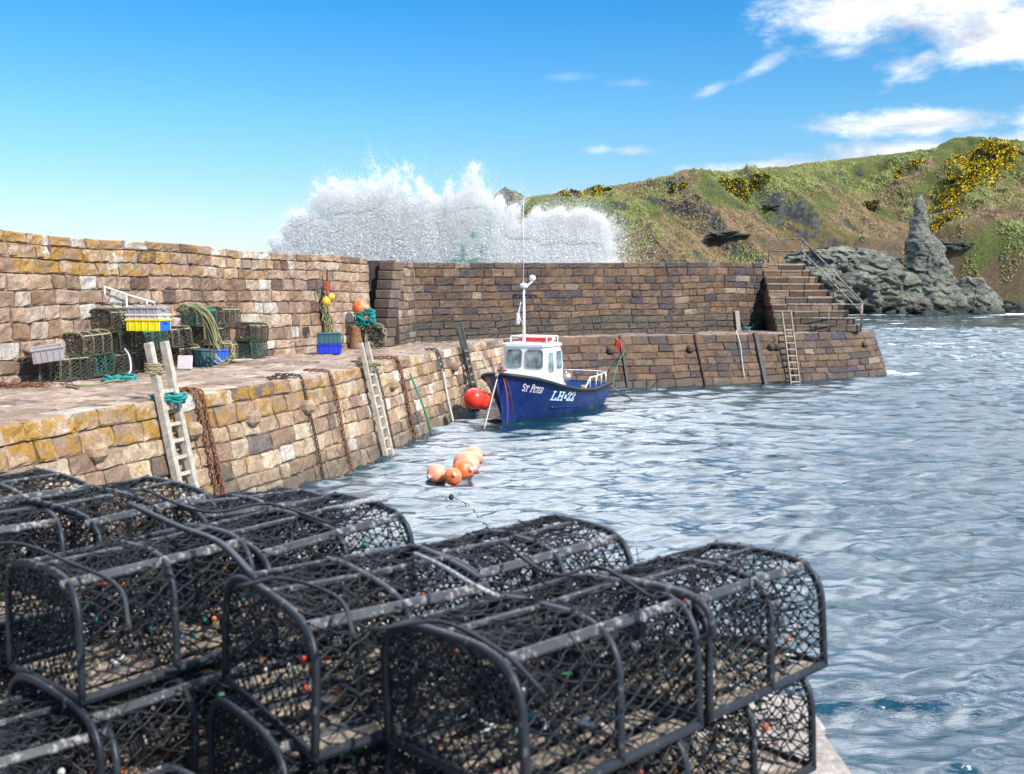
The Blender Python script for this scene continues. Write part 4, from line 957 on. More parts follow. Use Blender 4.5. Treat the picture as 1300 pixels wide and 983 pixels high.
mb = MB(); mb.tube([wpt(3.3, .62, .5), wpt(3.3, .62, 1.15)], .045, 8); mb.lathe([(.13, -.05), (.13, -.03), (.06, 0), (.13, .03), (.13, .05)], wpt(3.3, .7, 1.15), 14, Matrix.Rotation(R(80), 3, 'X')); mb.build('pot_hauler', M['steel'], boat, True)
for a_ in (2.2, 4.2): 
    c_ = hp(a_ / LB, sheer(a_ / LB) - .32, -1, .12); mb = MB(); mb.lathe([(.02, -.25), (.09, -.2), (.1, 0), (.09, .2), (.02, .26)], c_, 12); mb.tube([c_ + Vector((0, 0, .25)), hp(a_ / LB, sheer(a_ / LB), -1, .02)], .01, 5); mb.build('fender', M['redbuoy'] if a_ < 3 else M['black'], boat, True)
# lettering mapped on the hull side
def hull_uv(px, py, side=1):
    best = None
    for t in np.linspace(.02, .98, 120):
        for z in np.linspace(.1, sheer(t), 40):
            p = BOW + hp(t, z, side); X = CX + F * p.x / (p.y * CT - (p.z - H) * ST); Yp = PY - F * (p.y * ST + (p.z - H) * CT) / (p.y * CT - (p.z - H) * ST)
            d = (X - px) ** 2 + (Yp - py) ** 2
            if best is None or d < best[0]: best = (d, t, z)
    return best[1], best[2]
def strokes(word, italic=.0):
    G = {'S': [[(.85,.85),(.5,1),(.15,.85),(.15,.62),(.5,.5),(.85,.38),(.85,.15),(.5,0),(.12,.15)]], 'T': [[(.5,0),(.5,1)],[(.05,.8),(.05,1),(.95,1),(.95,.8)],[(.3,0),(.7,0)]],
         'P': [[(.2,0),(.2,1),(.7,1),(.9,.85),(.9,.62),(.7,.5),(.2,.5)],[(.02,0),(.4,0)]], 'E': [[(.85,.85),(.85,1),(.15,1),(.15,0),(.9,0),(.9,.18)],[(.15,.52),(.65,.52)]],
         'R': [[(.2,0),(.2,1),(.7,1),(.88,.85),(.88,.65),(.7,.52),(.2,.52)],[(.55,.52),(.95,0)],[(.02,0),(.38,0)]], 'L': [[(.3,1),(.3,0),(.95,0),(.95,.25)],[(.08,1),(.55,1)],[(.08,0),(.3,0)]],
         'H': [[(.22,0),(.22,1)],[(.8,0),(.8,1)],[(.22,.5),(.8,.5)],[(.02,1),(.42,1)],[(.02,0),(.42,0)],[(.6,1),(1,1)],[(.6,0),(1,0)]],
         '2': [[(.12,.72),(.2,.92),(.5,1),(.82,.9),(.85,.68),(.6,.4),(.12,.04),(.9,.04),(.9,.22)]], '.': [[(.35,.45),(.6,.45)]]}
    return G[word]
def lettering(name, spec, p0, p1, side, m):
    """spec: list of (char, width, height); p0/p1 pixel ends of the baseline"""
    (t0, z0), (t1, z1) = hull_uv(*p0, side), hull_uv(*p1, side)
    tot = sum(w for _, w, _ in spec); mb = MB(); x = 0
    for ch, w, h in spec:
        if ch != ' ':
            for st_ in strokes(ch):
                for (ax, ay), (bx, by) in zip(st_, st_[1:]):
                    th = h * .075 * (1.5 if abs(bx - ax) < abs(by - ay) * .8 or ch == '.' else 1.0)
                    th = th * (2.2 if ch == '.' else 1)
                    A_ = np.array([x + ax * w * .84 , ay * h]); B_ = np.array([x + bx * w * .84, by * h]); d = B_ - A_; d = d / max(1e-6, np.linalg.norm(d)); n = np.array([-d[1], d[0]]) * th; e = d * th * .6
                    q = [A_ - e + n, A_ - e - n, B_ + e - n, B_ + e + n]; vs = []
                    for u, v in q:
                        f = u / tot; t = t0 + (t1 - t0) * f; z = z0 + (z1 - z0) * f + v
                        vs.append(hp(t, z, side, .013))
                    for u, v in q:
                        f = u / tot; t = t0 + (t1 - t0) * f; z = z0 + (z1 - z0) * f + v
                        vs.append(hp(t, z, side, .006))
                    mb.add(vs, [(0, 1, 2, 3), (4, 7, 6, 5)] + [(i, 4 + i, 4 + (i + 1) % 4, (i + 1) % 4) for i in range(4)])
        x += w
    return mb.build(name, m, hull)
nm = [('S', .16, .2), ('T', .15, .15), (' ', .1, 0), ('P', .17, .2), ('E', .14, .15), ('T', .15, .15), ('E', .14, .15), ('R', .15, .15)]
lettering('boat_name', nm, (661, 496.5), (688, 500), 1, M['letteringpink'])
lettering('registration_number', [('L', .3, .24), ('H', .34, .24), ('.', .16, .24), ('2', .26, .26), ('2', .26, .26)], (697, 507), (728, 509), 1, M['lettering'])
lettering('boat_name', nm[::-1] if False else nm, (621, 499), (609.5, 497), -1, M['letteringpink']) if False else None
# bow buoys and lines
def buoy(c, r, m, label, tilt=(0, 0), group=None, ring=True, name='buoy'):
    o = empty(name, c, 0, label, 'buoy', group); rt_ = Matrix.Rotation(tilt[0], 3, 'X') @ Matrix.Rotation(tilt[1], 3, 'Y')
    mb = MB(); pf = [(r * .03, -r * 1.03)] + [(r * math.cos(a) * (1 + .0 * a), r * (math.sin(a)) * (1.0 if a < 0.9 else 1.05)) for a in np.linspace(-1.5, 1.25, 16)] + [(r * .2, r * 1.12), (r * .16, r * 1.25), (r * .05, r * 1.27)]
    mb.lathe(pf, (0, 0, 0), 28, rt_); mb.build('ball', m, o, True)
    mb = MB(); mb.lathe([(r * .1, r * 1.05), (r * .21, r * 1.12), (r * .2, r * 1.28), (r * .08, r * 1.3)], (0, 0, 0), 14, rt_); mb.build('eyelet', M['cpale'] if m is not M['redbuoy'] else M['redbuoy'], o, True)
    return o
buoy(Q(602, 506, 26.9), .29, M['redbuoy'], 'big glossy red buoy hanging at the boat bow, nearer to the quay', (0, R(80)), 'red buoys at the bow')
buoy(Q(613, 509, 27.6), .26, M['redbuoy'], 'red buoy half hidden behind the bigger one at the boat bow', (R(30), R(60)), 'red buoys at the bow')
bw = BOW + wpt(.1, 0, 1.42)
rope([bw, Q(626, 500, 27.0), Q(614, 547, 26.6)], .02, M['ropewhite'], 'pale mooring rope running from the bow straight down to the water')
rope([bw + Vector((.12, 0, 0)), Q(644, 505, 26.8), Q(644, 541, 26.9)], .014, M['ropered'], 'thin reddish rope hanging from the bow')
chain([bw + Vector((.16, 0, 0)), Q(648, 500, 26.9), Q(653, 538, 26.9)], M['rustdark'], 'thin rusty chain hanging from the bow into the water', .07, .009)
rope([BOW + hp(1, .7, .7), Q(800, 506, 34), Q(812, 513, 34), Q(826, 514, 35.5), edgept(830, .4, .1, FQ, .33)[0]], .02, M['ropedark'], 'dark slack mooring rope from the stern towards the far quay')
rope([bw, Q(620, 470, 29), Q(612, 452, 31), edgept(606, 2.05, -.3)[0]], .014, M['ropewhite'], 'thin mooring rope from the bow up to the quay top')
# floating buoys
for (x, y, rp, mm, lb) in ((554, 599, 12.2, 'pinkbuoy', 'pale pink-orange floating buoy at the left of the cluster'), (575, 603, 11.5, 'orange', 'smallest orange floating buoy at the front of the cluster'),
                           (588, 594, 14, 'orange', 'deep orange floating buoy in the middle of the cluster'), (592, 586, 17, 'pinkbuoy', 'largest pink-orange floating buoy in the cluster'), (600, 577, 13, 'pinkbuoy', 'farthest floating buoy at the back of the cluster')):
    Yd = P(x, y + rp * .8, 0).y; r = rp * Yd / F; c = Q(x, y, Yd); c.z = r * .62
    buoy(c, r, M[mm], lb, (random.uniform(1.2, 1.8), random.uniform(-.8, .8)), 'floating orange buoys')
rope([P(560, 630, .02), P(570, 632, .03), P(580, 634, .02), P(598, 643, .03), P(610, 660, .01), P(622, 668, .02)], .008, M['ropeolive'], 'thin line floating on the water in front of the buoys')
mb = MB(); mb.lathe([(.01, -.03), (.04, -.01), (.05, .03), (.03, .07), (.01, .08)], (0, 0, 0), 10); tag(mb.build('net_float', M['ropedark'], None, True, P(573, 633, .03)), 'tiny dark float on the thin floating line', 'float')
# ------------------------------------------------------------------ creels
def prof(W, Hh, n=28, sh=.62):
    """open D outline from left foot over the top to right foot"""
    pts = [(-W / 2, 0)]
    s = Hh * sh; pts.append((-W / 2, s * .5))
    for k in range(n + 1):
        a = math.pi - math.pi * k / n
        ca, sa = math.cos(a), math.sin(a)
        pts.append((W / 2 * math.copysign(abs(ca) ** .55, ca), s * .8 + (Hh - s * .8) * sa ** .62))
    pts += [(W / 2, s * .5), (W / 2, 0)]
    # resample by length
    P_ = [Vector((a, b)) for a, b in pts]; l = [0]
    for a, b in zip(P_, P_[1:]): l.append(l[-1] + (b - a).length)
    def at(t):
        d = t * l[-1]; i = 0
        while i < len(l) - 2 and d > l[i + 1]: i += 1
        return P_[i].lerp(P_[i + 1], (d - l[i]) / max(1e-9, l[i + 1] - l[i]))
    return at, l[-1]
def creel(mats, LN=.68, W=.5, Hh=.4, cell=.052, sr=.0029, hr=.0125, seed=0, sides=3, nh=3, bits=0, wrap=None, bumper=False):
    rn = random.Random(seed); net_m, hoop_m, rail_m = mats
    root = empty('lobster_creel', (0, 0, 0), 0, 'x', 'lobster creel'); at, per = prof(W, Hh)
    # hoops
    for h in range(nh):
        x = -LN / 2 + LN * h / (nh - 1); lean = rn.uniform(-.015, .015)
        mb = MB(); mb.tube([(x + lean * (at(k / 30).y / Hh), at(k / 30).x, at(k / 30).y + .02) for k in range(31)], hr, 8); mb.build('hoop', hoop_m, root, True)
        if wrap:
            mb = MB(); pts = []
            for k in range(121):
                q = at(k / 120); a = k * 1.5; pts.append((x + math.cos(a) * hr * 1.6, q.x * (1 + .02 * math.sin(a)), q.y + .02 + math.sin(a) * hr * 1.3))
            mb.tube(pts, hr * .55, 4); mb.build('rope_wrapping', wrap, root, True)
    # base frame
    mb = MB(); mb.tube([(-LN / 2, -W / 2, .02), (LN / 2, -W / 2, .02), (LN / 2, W / 2, .02), (-LN / 2, W / 2, .02)], hr * 1.1, 8, True); mb.build('base_frame', hoop_m, root)
    for q in range(5):
        y = -W / 2 + W * (q + .5) / 5; mb = MB(); mb.box((0, y, .012), (LN, W * .09, .014), None, .003); mb.build('slat', M['slat'], root)
    # shoulder rails
    for t in (.31, .5, .69):
        q = at(t); mb = MB()
        if t != .5: mb.box((0, q.x, q.y + .02), (LN + .03, .014, .03), Matrix.Rotation(R(-35 if t < .5 else 35), 3, 'X'), .004)
        else: mb.tube([(-LN / 2, 0, q.y + .024), (0, .005, q.y + .018), (LN / 2, 0, q.y + .024)], hr * .7, 6)
        mb.build('side_rail', rail_m, root)
    # netting
    mb = MB(); nj = int(per / cell); ni = max(4, int(LN / cell)); node = {}
    ph = rn.uniform(0, 9)
    for i in range(ni + 1):
        for j in range(nj + 1):
            t = (j + (.5 if i % 2 else 0)) / (nj + .5); t = min(1, t)
            fr = i / ni; q = at(t); sagp = abs(math.sin(fr * math.pi * (nh - 1)))
            sg = 1.025 - .075 * sagp * (1 + .6 * math.sin(j * .9 + ph)); jx, jy = rn.gauss(0, cell * .1), rn.gauss(0, cell * .1)
            node[i, j] = Vector((-LN / 2 + LN * fr + jx * (0 < i < ni), q.x * sg + (jy if abs(q.x) < W * .42 else 0), (q.y) * sg + .024 + jy * .6))
    def strand(a, b):
        mid = (a + b) / 2 + Vector((rn.gauss(0, .003), rn.gauss(0, .003), rn.gauss(0, .003) - .002)); mb.tube([a, mid, b], sr, sides, False, False)
    for i in range(ni):
        for j in range(nj + 1):
            a = node[i, j]; strand(a, node[i + 1, j])
            j2 = j - 1 if i % 2 == 0 else j + 1
            if (i + 1, j2) in node: strand(a, node[i + 1, j2])
            if sides > 3 or True:
                s_ = sr * 1.7; mb.box(a, (s_ * 2, s_ * 1.5, s_ * 1.5), None)
    # ends
    for sx in ((-1, 0, 1) if sides > 3 else (-1, 1)):
        ny = int(W / cell) + 2; nz_ = int(Hh / (cell * .5)) + 1; nd = {}
        def inside(y, z):
            if z < 0: return False
            if z <= Hh * .46: return abs(y) <= W / 2
            k = (z - Hh * .46) / (Hh * .54); return k <= 1 and abs(y) <= W / 2 * (1 - k ** 2.6) ** .5
        for i in range(nz_ + 1):
            for j in range(-1, ny + 1):
                y = -W / 2 + (j + (.5 if i % 2 else 0)) * cell; z = i * cell * .5
                if inside(y, z): nd[i, j] = Vector((sx * (LN / 2 - .025 * math.cos(y / W * 3) * math.sin(min(1, z / Hh) * 3.1)), y + rn.gauss(0, .005), z + .02 + rn.gauss(0, .005)))
        for (i, j), a in nd.items():
            for j2 in ((j, j - 1) if i % 2 == 0 else (j, j + 1)):
                if (i + 1, j2) in nd: strand(a, nd[i + 1, j2])
                else:
                    yy = a.y + (cell / 2 if j2 >= j and i % 2 or (j2 == j and i % 2 == 0) else -cell / 2)
                    strand(a, Vector((sx * LN / 2, max(-W / 2, min(W / 2, yy)), min(a.z + cell * .4, Hh))))
            s_ = sr * 2.1; mb.box(a, (s_ * 1.6, s_ * 1.6, s_ * 1.6), None)
    mb.build('netting', net_m, root)
    if sides > 3:
        mb = MB()
        for q in range(46):
            t0 = rn.uniform(.15, .85); x0 = rn.uniform(-LN * .48, LN * .4); pts = []
            for k in range(5):
                t_ = min(.95, max(.05, t0 + rn.uniform(-.09, .09))); p = at(t_); pts.append(Vector((x0 + k * rn.uniform(.02, .05), p.x * rn.uniform(.9, 1.04), p.y * rn.uniform(.9, 1.03) + .028)))
            mb.tube(smooth_path(pts, 3), rn.uniform(.0016, .0034), 4)
        mb.build('loose_twine', net_m, root)
    # side entrance funnels with plastic eye
    for sy in (-1, 1):
        mb = MB(); cxn = rn.uniform(-.08, .08)
        ringo = [Vector((cxn + .07 * math.cos(a), sy * W * .12, Hh * .45 + .07 * math.sin(a))) for a in np.linspace(0, 2 * math.pi, 12, endpoint=False)]
        mb.tube(ringo, .006, 5, True)
        for k, p in enumerate(ringo):
            a = 2 * math.pi * k / 12; o_ = Vector((cxn + .2 * math.cos(a), sy * W * .48, Hh * .45 + .15 * math.sin(a))); strand(p, o_)
            a2 = 2 * math.pi * (k + 1) / 12; o2 = Vector((cxn + .2 * math.cos(a2), sy * W * .48, Hh * .45 + .15 * math.sin(a2))); strand(p, o2); strand(p.lerp(o_, .5), ringo[(k + 1) % 12].lerp(o2, .5))
        mb.build('entrance_funnel', net_m, root)
    if bumper:
        mb = MB(); pts = []
        for k in range(200):
            a = k * 1.1; x = -LN / 2 + (LN) * k / 199; pts.append((x, W / 2 + math.cos(a) * .022, .03 + math.sin(a) * .022))
        mb.tube(pts, .008, 4); mb.build('rope_wrapping', wrap or M['ropedark'], root, True)
    for q in range(bits):
        mb = MB(); rr = rn.uniform(.006, .016); p = Vector((rn.uniform(-LN * .46, LN * .46), rn.uniform(-W * .42, W * .42), rn.choice([rn.uniform(.03, .08), rn.uniform(.03, Hh * .8)])))
        if rn.random() < .55:
            mb.lathe([(rr * .4, -rr), (rr, -rr * .4), (rr * .9, rr * .5), (rr * .3, rr)], p, 7, Matrix.Rotation(rn.random() * 3, 3, 'X'))
        else:
            mb.tube(smooth_path([p, p + Vector((rn.uniform(-.03, .03), rn.uniform(-.03, .03), rn.uniform(-.02, .02))), p + Vector((rn.uniform(-.05, .05), rn.uniform(-.05, .05), -.01))], 3), rr * .45, 5)
        mb.build('bait_band', M[rn.choice(['orange', 'ropeteal', 'ropered', 'ropewhite', 'slat', 'slat', 'slat', 'bollard', 'ropewhite', 'ropegreen', 'cpale', 'ropetan'])], root, True)
    return root
fmats = (M['net'], M['rubber'], M['rail'])
protoF = [creel(fmats, seed=s, bits=30, LN=.7, W=.54, Hh=.34, sr=.0026, hr=.0135, sides=4, nh=3, cell=.041 + .003 * s) for s in (1, 2, 3)]
FG = [  # front-hoop top pixel, back-hoop top pixel, top height, variant, label
 ((575, 803), (792, 740), 2.76, 0, 'nearest black lobster creel at the bottom centre of the view'),
 ((812, 736), (962, 691), 2.76, 1, 'black lobster creel at the far right of the foreground stack'),
 ((340, 752), (553, 708), 2.77, 2, 'black lobster creel with a thick front hoop, left of the nearest one'),
 ((572, 700), (735, 668), 2.77, 0, 'black lobster creel in line below the floating orange buoys'),
 ((70, 716), (262, 678), 2.78, 1, 'black lobster creel with pale scuffed rail at the left foreground'),
 ((288, 673), (462, 637), 2.78, 2, 'black lobster creel whose end juts over the water right of the quay wall'),
 ((-150, 668), (30, 645), 2.78, 0, 'black lobster creel cut off by the left edge, second row of the foreground'),
 ((60, 640), (215, 608), 2.8, 1, 'black lobster creel in the back row below the nearest wooden ladder'),
 ((235, 640), (372, 618), 2.74, 2, 'black lobster creel in the back row right of the ladder foot'),
 ((-80, 620), (50, 600), 2.82, 2, 'black lobster creel in the back left corner of the foreground stack')]
cnt = {0: 0, 1: 0, 2: 0}; lowlab = []
def place(o, a, b, zt, Hh=.34, tilt=0.0):
    mid = (a + b) / 2; d = b - a; o.location = (mid.x, mid.y, zt - Hh - .03); o.rotation_euler = (tilt, 0, math.atan2(d.y, d.x)); k = d.length / .7; o.scale = (min(1.15, max(.85, k)), rn.uniform(.94, 1.06), rn.uniform(.94, 1.05))
rn = random.Random(21)
for q, (fa, fb_, zt, v, lb) in enumerate(FG):
    A_, B_ = P(*fa, zt), P(*fb_, zt); o = protoF[v] if cnt[v] == 0 else copy_tree(protoF[v]); cnt[v] += 1
    place(o, A_, B_, zt, tilt=rn.uniform(-.08, .08)); o.rotation_euler.y = rn.uniform(-.05, .05); tag(o, lb, 'lobster creel', 'black lobster creels stacked in the foreground')
    o2 = copy_tree(protoF[(v + 1) % 3]); j = Vector((rn.uniform(-.06, .06), rn.uniform(-.06, .06), 0)); place(o2, A_ + j, B_ + j * .5, 2.42, tilt=rn.uniform(-.05, .05))
    tag(o2, 'creel underneath the ' + lb.replace('black lobster ', ''), 'lobster creel', 'black lobster creels stacked in the foreground')
    
# a few extra creels filling the near left of the stack
for (x, y, zt, yaw, v, lb) in ((-1.55, 2.75, 2.42, 42, 0, 'low black lobster creel at the bottom left corner, on the stones'), (-.95, 2.2, 2.42, 50, 2, 'low black lobster creel at the bottom left, nearest the viewer')):
    o = copy_tree(protoF[v]); o.location = (x, y, zt - .42); o.rotation_euler = (0, 0, R(yaw)); tag(o, lb, 'lobster creel', 'black lobster creels stacked in the foreground')
# ropes lying over the creels
rope([P(527, 703, 2.8), P(560, 718, 2.83), P(600, 742, 2.82), P(632, 757, 2.78)], .007, M['speckle'], 'speckled cord lashed across the top of the foreground creels', n=6)
rope([P(410, 648, 2.8), P(440, 643, 2.84), P(460, 637, 2.83), P(490, 634, 2.8)], .010, M['speckle'], 'pale frayed rope along the top edge of the creel over the water')
rope([P(165, 640, 2.82), P(225, 668, 2.84), P(280, 690, 2.84), P(325, 735, 2.8)], .011, M['rubber'], 'black hose strap lying diagonally across the left creels')
rope([P(800, 738, 2.8), P(850, 748, 2.84), P(890, 765, 2.83), P(905, 800, 2.76), P(890, 815, 2.7)], .012, M['rail'], 'scuffed pale hose bent over the right-hand creels')
for q, pts in enumerate([[(-60, 700), (20, 690), (90, 715), (150, 745), (165, 800)], [(300, 745), (360, 735), (430, 760), (450, 810)], [(640, 690), (700, 730), (760, 720), (830, 760)], [(470, 800), (560, 790), (640, 830), (690, 880)], [(180, 620), (260, 650), (340, 640), (420, 665)]]):
    rope([P(x, y, 2.79 + .012 * ((k * 7 + q) % 3)) for k, (x, y) in enumerate(pts)], .006, M['net'], ['black cord lying over the leftmost foreground creels', 'black cord over the creel left of the nearest one', 'black cord slung between the middle and right foreground creels', 'black cord across the front of the nearest creel', 'black cord over the back row of foreground creels'][q])
# near quay under the creels
NQ = [(-9, 6.9), (-5.2, 6.2), (-2.9, 5.75), (-1.2, 5.3), (1.2, 3.95), (1.15, 3.2), (2.5, 2.3), (2.5, -5), (-9, -5)]
near = empty('near_quay', (0, 0, 0), 0, 'pale stone quay top under the foreground creels', 'quay')
mb = MB(); mb.prism(NQ, -1, 1.95); mb.build('rubble_core', M['mortar'], near)
mb = MB(); pal_near = lambda s, v: [(4, (.38, .33, .29)), (3, (.46, .41, .37)), (2, (.3, .24, .2))]
y = -1.0
def xrange_at(y):
    xs_ = []
    for (x0, y0), (x1, y1) in zip(NQ, NQ[1:] + NQ[:1]):
        if (y0 - y) * (y1 - y) < 0: xs_.append(x0 + (x1 - x0) * (y - y0) / (y1 - y0))
    return min(xs_), max(xs_)
while y < 6.0:
    h = random.uniform(.3, .5); a0, a1 = xrange_at(y + h / 2 + .001); a0 = max(a0, -6); x = a0
    while x < a1 - .15:
        w = random.uniform(.35, .8); w = min(w, a1 - x); mb.col = (*pick(pal_near(0, 0)), .2); mb.box((x + w / 2, y + h / 2, 1.955 + random.uniform(-.008, .008)), (w - .02, h - .02, .09), None, .02); x += w
    y += h
mb.build('paving', M['deck'], near)
mb = MB()
NP = Path(NQ[:8][::-1]); 
def posn(s, v): p = NP.at(s); return Vector((p.x, p.y, -.6 + 2.58 * v))
masonry(mb, posn, lambda s, v: NP.nrm(s), 0, NP.L, rows_n(2.6, .26, .36), (.4, .8), pal_quay, lambda s, v: .2, prot=.02)
mb.build('stone_facing', M['quay'], near)
# pale cobbles / floats scattered among the creels
# ------------------------------------------------------------------ creels on the far quay
omats = [((M['netbrown'], M['netbrown'], M['ropetan']), M['ropetan']), ((M['netgreen'], M['ropedark'], M['ropegreen']), M['ropeteal']), ((M['netbrown'], M['ropedark'], M['ropeolive']), M['ropedark'])]
protoO = [creel(mm, LN=.78, W=.52, Hh=.44, cell=.075, sr=.0065, hr=.016, seed=30 + k, sides=3, nh=4, bits=8, wrap=w, bumper=True) for k, (mm, w) in enumerate(omats)]
used = [False] * 3
GC = [ # pixel of base centre, layer z offset, variant, yaw deg, label
 (48, 489, 0, 0, 75, 'front-row tan-rimmed creel at the left end of the quay pile'), (80, 486, 0, 2, 69, 'front-row dark creel second from the left end of the quay pile'), (112, 482, 0, 1, 73, 'front-row green-netted creel third from the left of the quay pile'),
 (141, 478, 0, 2, 77, 'front-row creel just left of the nearest ladder top'), (173, 473, 0, 0, 67, 'front-row creel directly behind the nearest ladder top'), (201, 468, 0, 0, 75, 'creel in the front row left of the dark fish box'),
 (92, 482, .42, 0, 73, 'upper-row tan creel above the gap between the left two'), (132, 477, .42, 2, 79, 'second-row creel below the yellow crate'), (160, 473, .42, 1, 73, 'second-row creel directly behind the ladder top'),
 (185, 469, .42, 0, 77, 'second-row brown creel right of the ladder top'), (210, 464, .42, 2, 71, 'second-row creel under the hanging olive rope'),
 (121, 478, .84, 2, 75, 'topmost dark creel left of the yellow crate'), (201, 465, .84, 1, 72, 'topmost green-netted creel right of the blue crate'), (218, 461, .84, 0, 77, 'topmost tan creel behind the hanging olive rope'),
 (264, 457, 0, 1, 75, 'dark green creel at the right end of the quay pile'), (260, 457, .42, 2, 71, 'upper creel at the right end of the quay pile'), (238, 462, 0, 0, 77, 'brown creel behind the small blue bucket')]
WALLS = NA
for (x, y, dz, v, yaw, lb) in GC:
    p = P(x, y - 3, QZ); s = NA.near(p.x, p.y); w = NA.at(s); n = NA.nrm(s); d = (p - Vector((w.x, w.y, QZ))).dot(n)
    # keep the pile against the wall
    q = p.copy()
    if d < .3: q = p + n * (.32 - d)
    o = protoO[v] if not used[v] else copy_tree(protoO[v]); used[v] = True
    o.location = (q.x, q.y, QZ + .02 + dz); o.rotation_euler = (R(rn.uniform(-3, 3)), R(rn.uniform(-3, 3)), R(yaw)); tag(o, lb, 'lobster creel', 'old lobster creels piled against the sea wall')
# ------------------------------------------------------------------ crates
def crate(c, sz, rz, m, label, m2=None, rim=None, tilt=(0, 0)):
    o = empty('fish_crate', c, 0, label, 'crate'); o.rotation_euler = (tilt[0], tilt[1], rz); w, d, h = sz; t = .025
    mb = MB(); mb.box((0, 0, t / 2), (w - .06, d - .06, t), None, .005); mb.build('floor', m, o)
    for ax in (0, 1):
        for s in (-1, 1):
            mb = MB(); ln = (w if ax == 0 else d); 
            ctr = Vector((0, s * (d / 2 - t / 2), h / 2)) if ax == 0 else Vector((s * (w / 2 - t / 2), 0, h / 2))
            mb.box(ctr, (w, t, h) if ax == 0 else (t, d - 2 * t - .004, h), None, .006)
            nr = 5 if ax == 0 else 4
            for k in range(nr):
                f = (k + .5) / nr - .5; p = ctr + (Vector((f * w, s * .016, -.02)) if ax == 0 else Vector((s * .016, f * d, -.02)))
                mb.box(p, (.02, .022, h * .8) if ax == 0 else (.022, .02, h * .8), None, .004)
            mb.build('side_panel', (m2 if m2 and ax == 1 else m), o)
    mb = MB(); 
    for s in (-1, 1):
        mb.box((0, s * (d / 2 + .008), h - .02), (w + .05, .03, .045), None, .01); mb.box((s * (w / 2 + .008), 0, h - .02), (.03, d - .02, .045), None, .01)
    mb.build('rim', rim or m, o)
    for s in (-1, 1):
        mb = MB(); mb.box((s * (w / 2 + .03), 0, h * .72), (.02, d * .35, .03), None, .006); mb.build('handle', m2 or m, o)
    return o
def zof(x, y, Yd): return Q(x, y, Yd).z
cy = 20.4
pc = Q(187, 419, 19.9)
crate(Q(189, 420, 20.0), (.72, .45, .24), R(-10), M['cyellow'], 'yellow plastic fish crate with blue ends on the creel pile', m2=M['cblue'])
crate(Q(188, 405, 20.0), (.7, .45, .1), R(-10), M['cpale'], 'shallow pale grey tray on the yellow crate')
crate(Q(187, 401, 20.0), (.68, .44, .18), R(-10), M['cgrey'], 'grey plastic fish crate on top of the yellow crate')
crate(Q(62, 458, 17.7), (.5, .36, .26), R(25), M['cgrey'], 'pale grey plastic crate on the leftmost creel', tilt=(R(6), R(-8)))
crate(Q(36, 461, 18.2), (.55, .4, .26), R(25), M['cbrown'], 'dark brown crate wedged against the wall at the left end', tilt=(R(10), R(20)))
crate(P(418, 449, QZ + .01) , (.62, .42, .26), R(12), M['cnavy'], 'bright blue fish crate at the foot of the sea wall')
crate(P(418, 449, QZ + .01) + Vector((0, 0, .27)), (.6, .4, .3), R(12), M['cteal'], 'dark teal crate standing on the bright blue crate')
crate(P(258, 465, QZ + .01), (.38, .36, .38), R(20), M['cteal'], 'dark blue-black fish box between the creels on the quay')
crate(P(279, 461, QZ + .01), (.34, .3, .32), R(15), M['cblue'], 'small blue tub at the right end of the creel pile')
mb = MB(); mb.box((0, 0, .15), (.32, .04, .3), Matrix.Rotation(R(-12), 3, 'X'), .01); tag(mb.build('board', M['cpale'], None, False, P(235, 469, QZ + .01)), 'pale board leaning on the creels beside the dark box', 'board')
mb = MB(); mb.box((0, 0, .03), (.9, .12, .05), Matrix.Rotation(R(30), 3, 'Z'), .01); tag(mb.build('plank', M['timber'], None, False, P(296, 459, QZ + .02)), 'pale plank lying on the quay at the end of the creel pile', 'plank')
# hanging olive rope hank
mb = MB(); c0 = Q(243, 389, 21.6); rn2 = random.Random(3)
for k in range(26):
    a = Vector((rn2.uniform(-.15, .15), rn2.uniform(-.1, .1), rn2.uniform(-.04, .06))); e = Q(270 + rn2.uniform(-10, 12), 441 + rn2.uniform(-14, 6), 21.6 + rn2.uniform(-.2, .1)) - c0
    mb.tube(smooth_path([a + Vector((-.2, 0, -.12)), a, a.lerp(e, .4) + Vector((.14 + rn2.uniform(-.05, .05), -.05, .12)), a.lerp(e, .8) + Vector((.06, 0, 0)), e], 5), .017, 5)
tag(mb.build('rope_hank', M['ropeolive'], None, True, c0), 'thick hank of olive rope draped over the creel pile', 'rope')
coil(Q(283, 447, 21.8), .22, 4, .018, M['ropetan'], 'rope_coil', 'loose coil of yellowish rope on the blue tub', 'rope', ax='Y', hgt=.15, jit=.12, seed=8)
# short white rope loops on the pile, floor ropes
rope([P(100, 493, QZ + .03), P(85, 490, QZ + .03), P(120, 489, QZ + .03), P(140, 484, QZ + .04), P(160, 483, QZ + .03)], .02, M['ropeolive'], 'olive rope trailing on the deck in front of the creels')
rope([Q(158, 443, 19.5), Q(164, 452, 19.2), Q(166, 470, 19.0), Q(160, 477, 18.9)], .018, M['ropewhite'], 'pale rope loop hanging down the creels left of the ladder')
coil(P(152, 480, QZ + .06), .25, 3, .025, M['ropeteal'], 'rope_coil', 'turquoise rope heap at the foot of the creels left of the ladder', 'rope', hgt=.08, jit=.15, seed=9)
# handrail fixed on the wall above the pile
p0, p1, p2, p3 = Q(134, 382, 20.1), Q(132, 364, 20.1), Q(160, 374, 20.7), Q(196, 384, 21.4)
rail('wall_rail', [('rail', [p0, p1, p2, p3, p3 + Vector((0, 0, -.25))]), ('post', [p2, p2 + Vector((.03, 0, -.6))]), ('post', [Q(186, 381, 21.2), Q(187, 390, 21.2)])], .022, M['bright'], 'pale metal rail sloping along the sea wall above the yellow crate', 'rail')
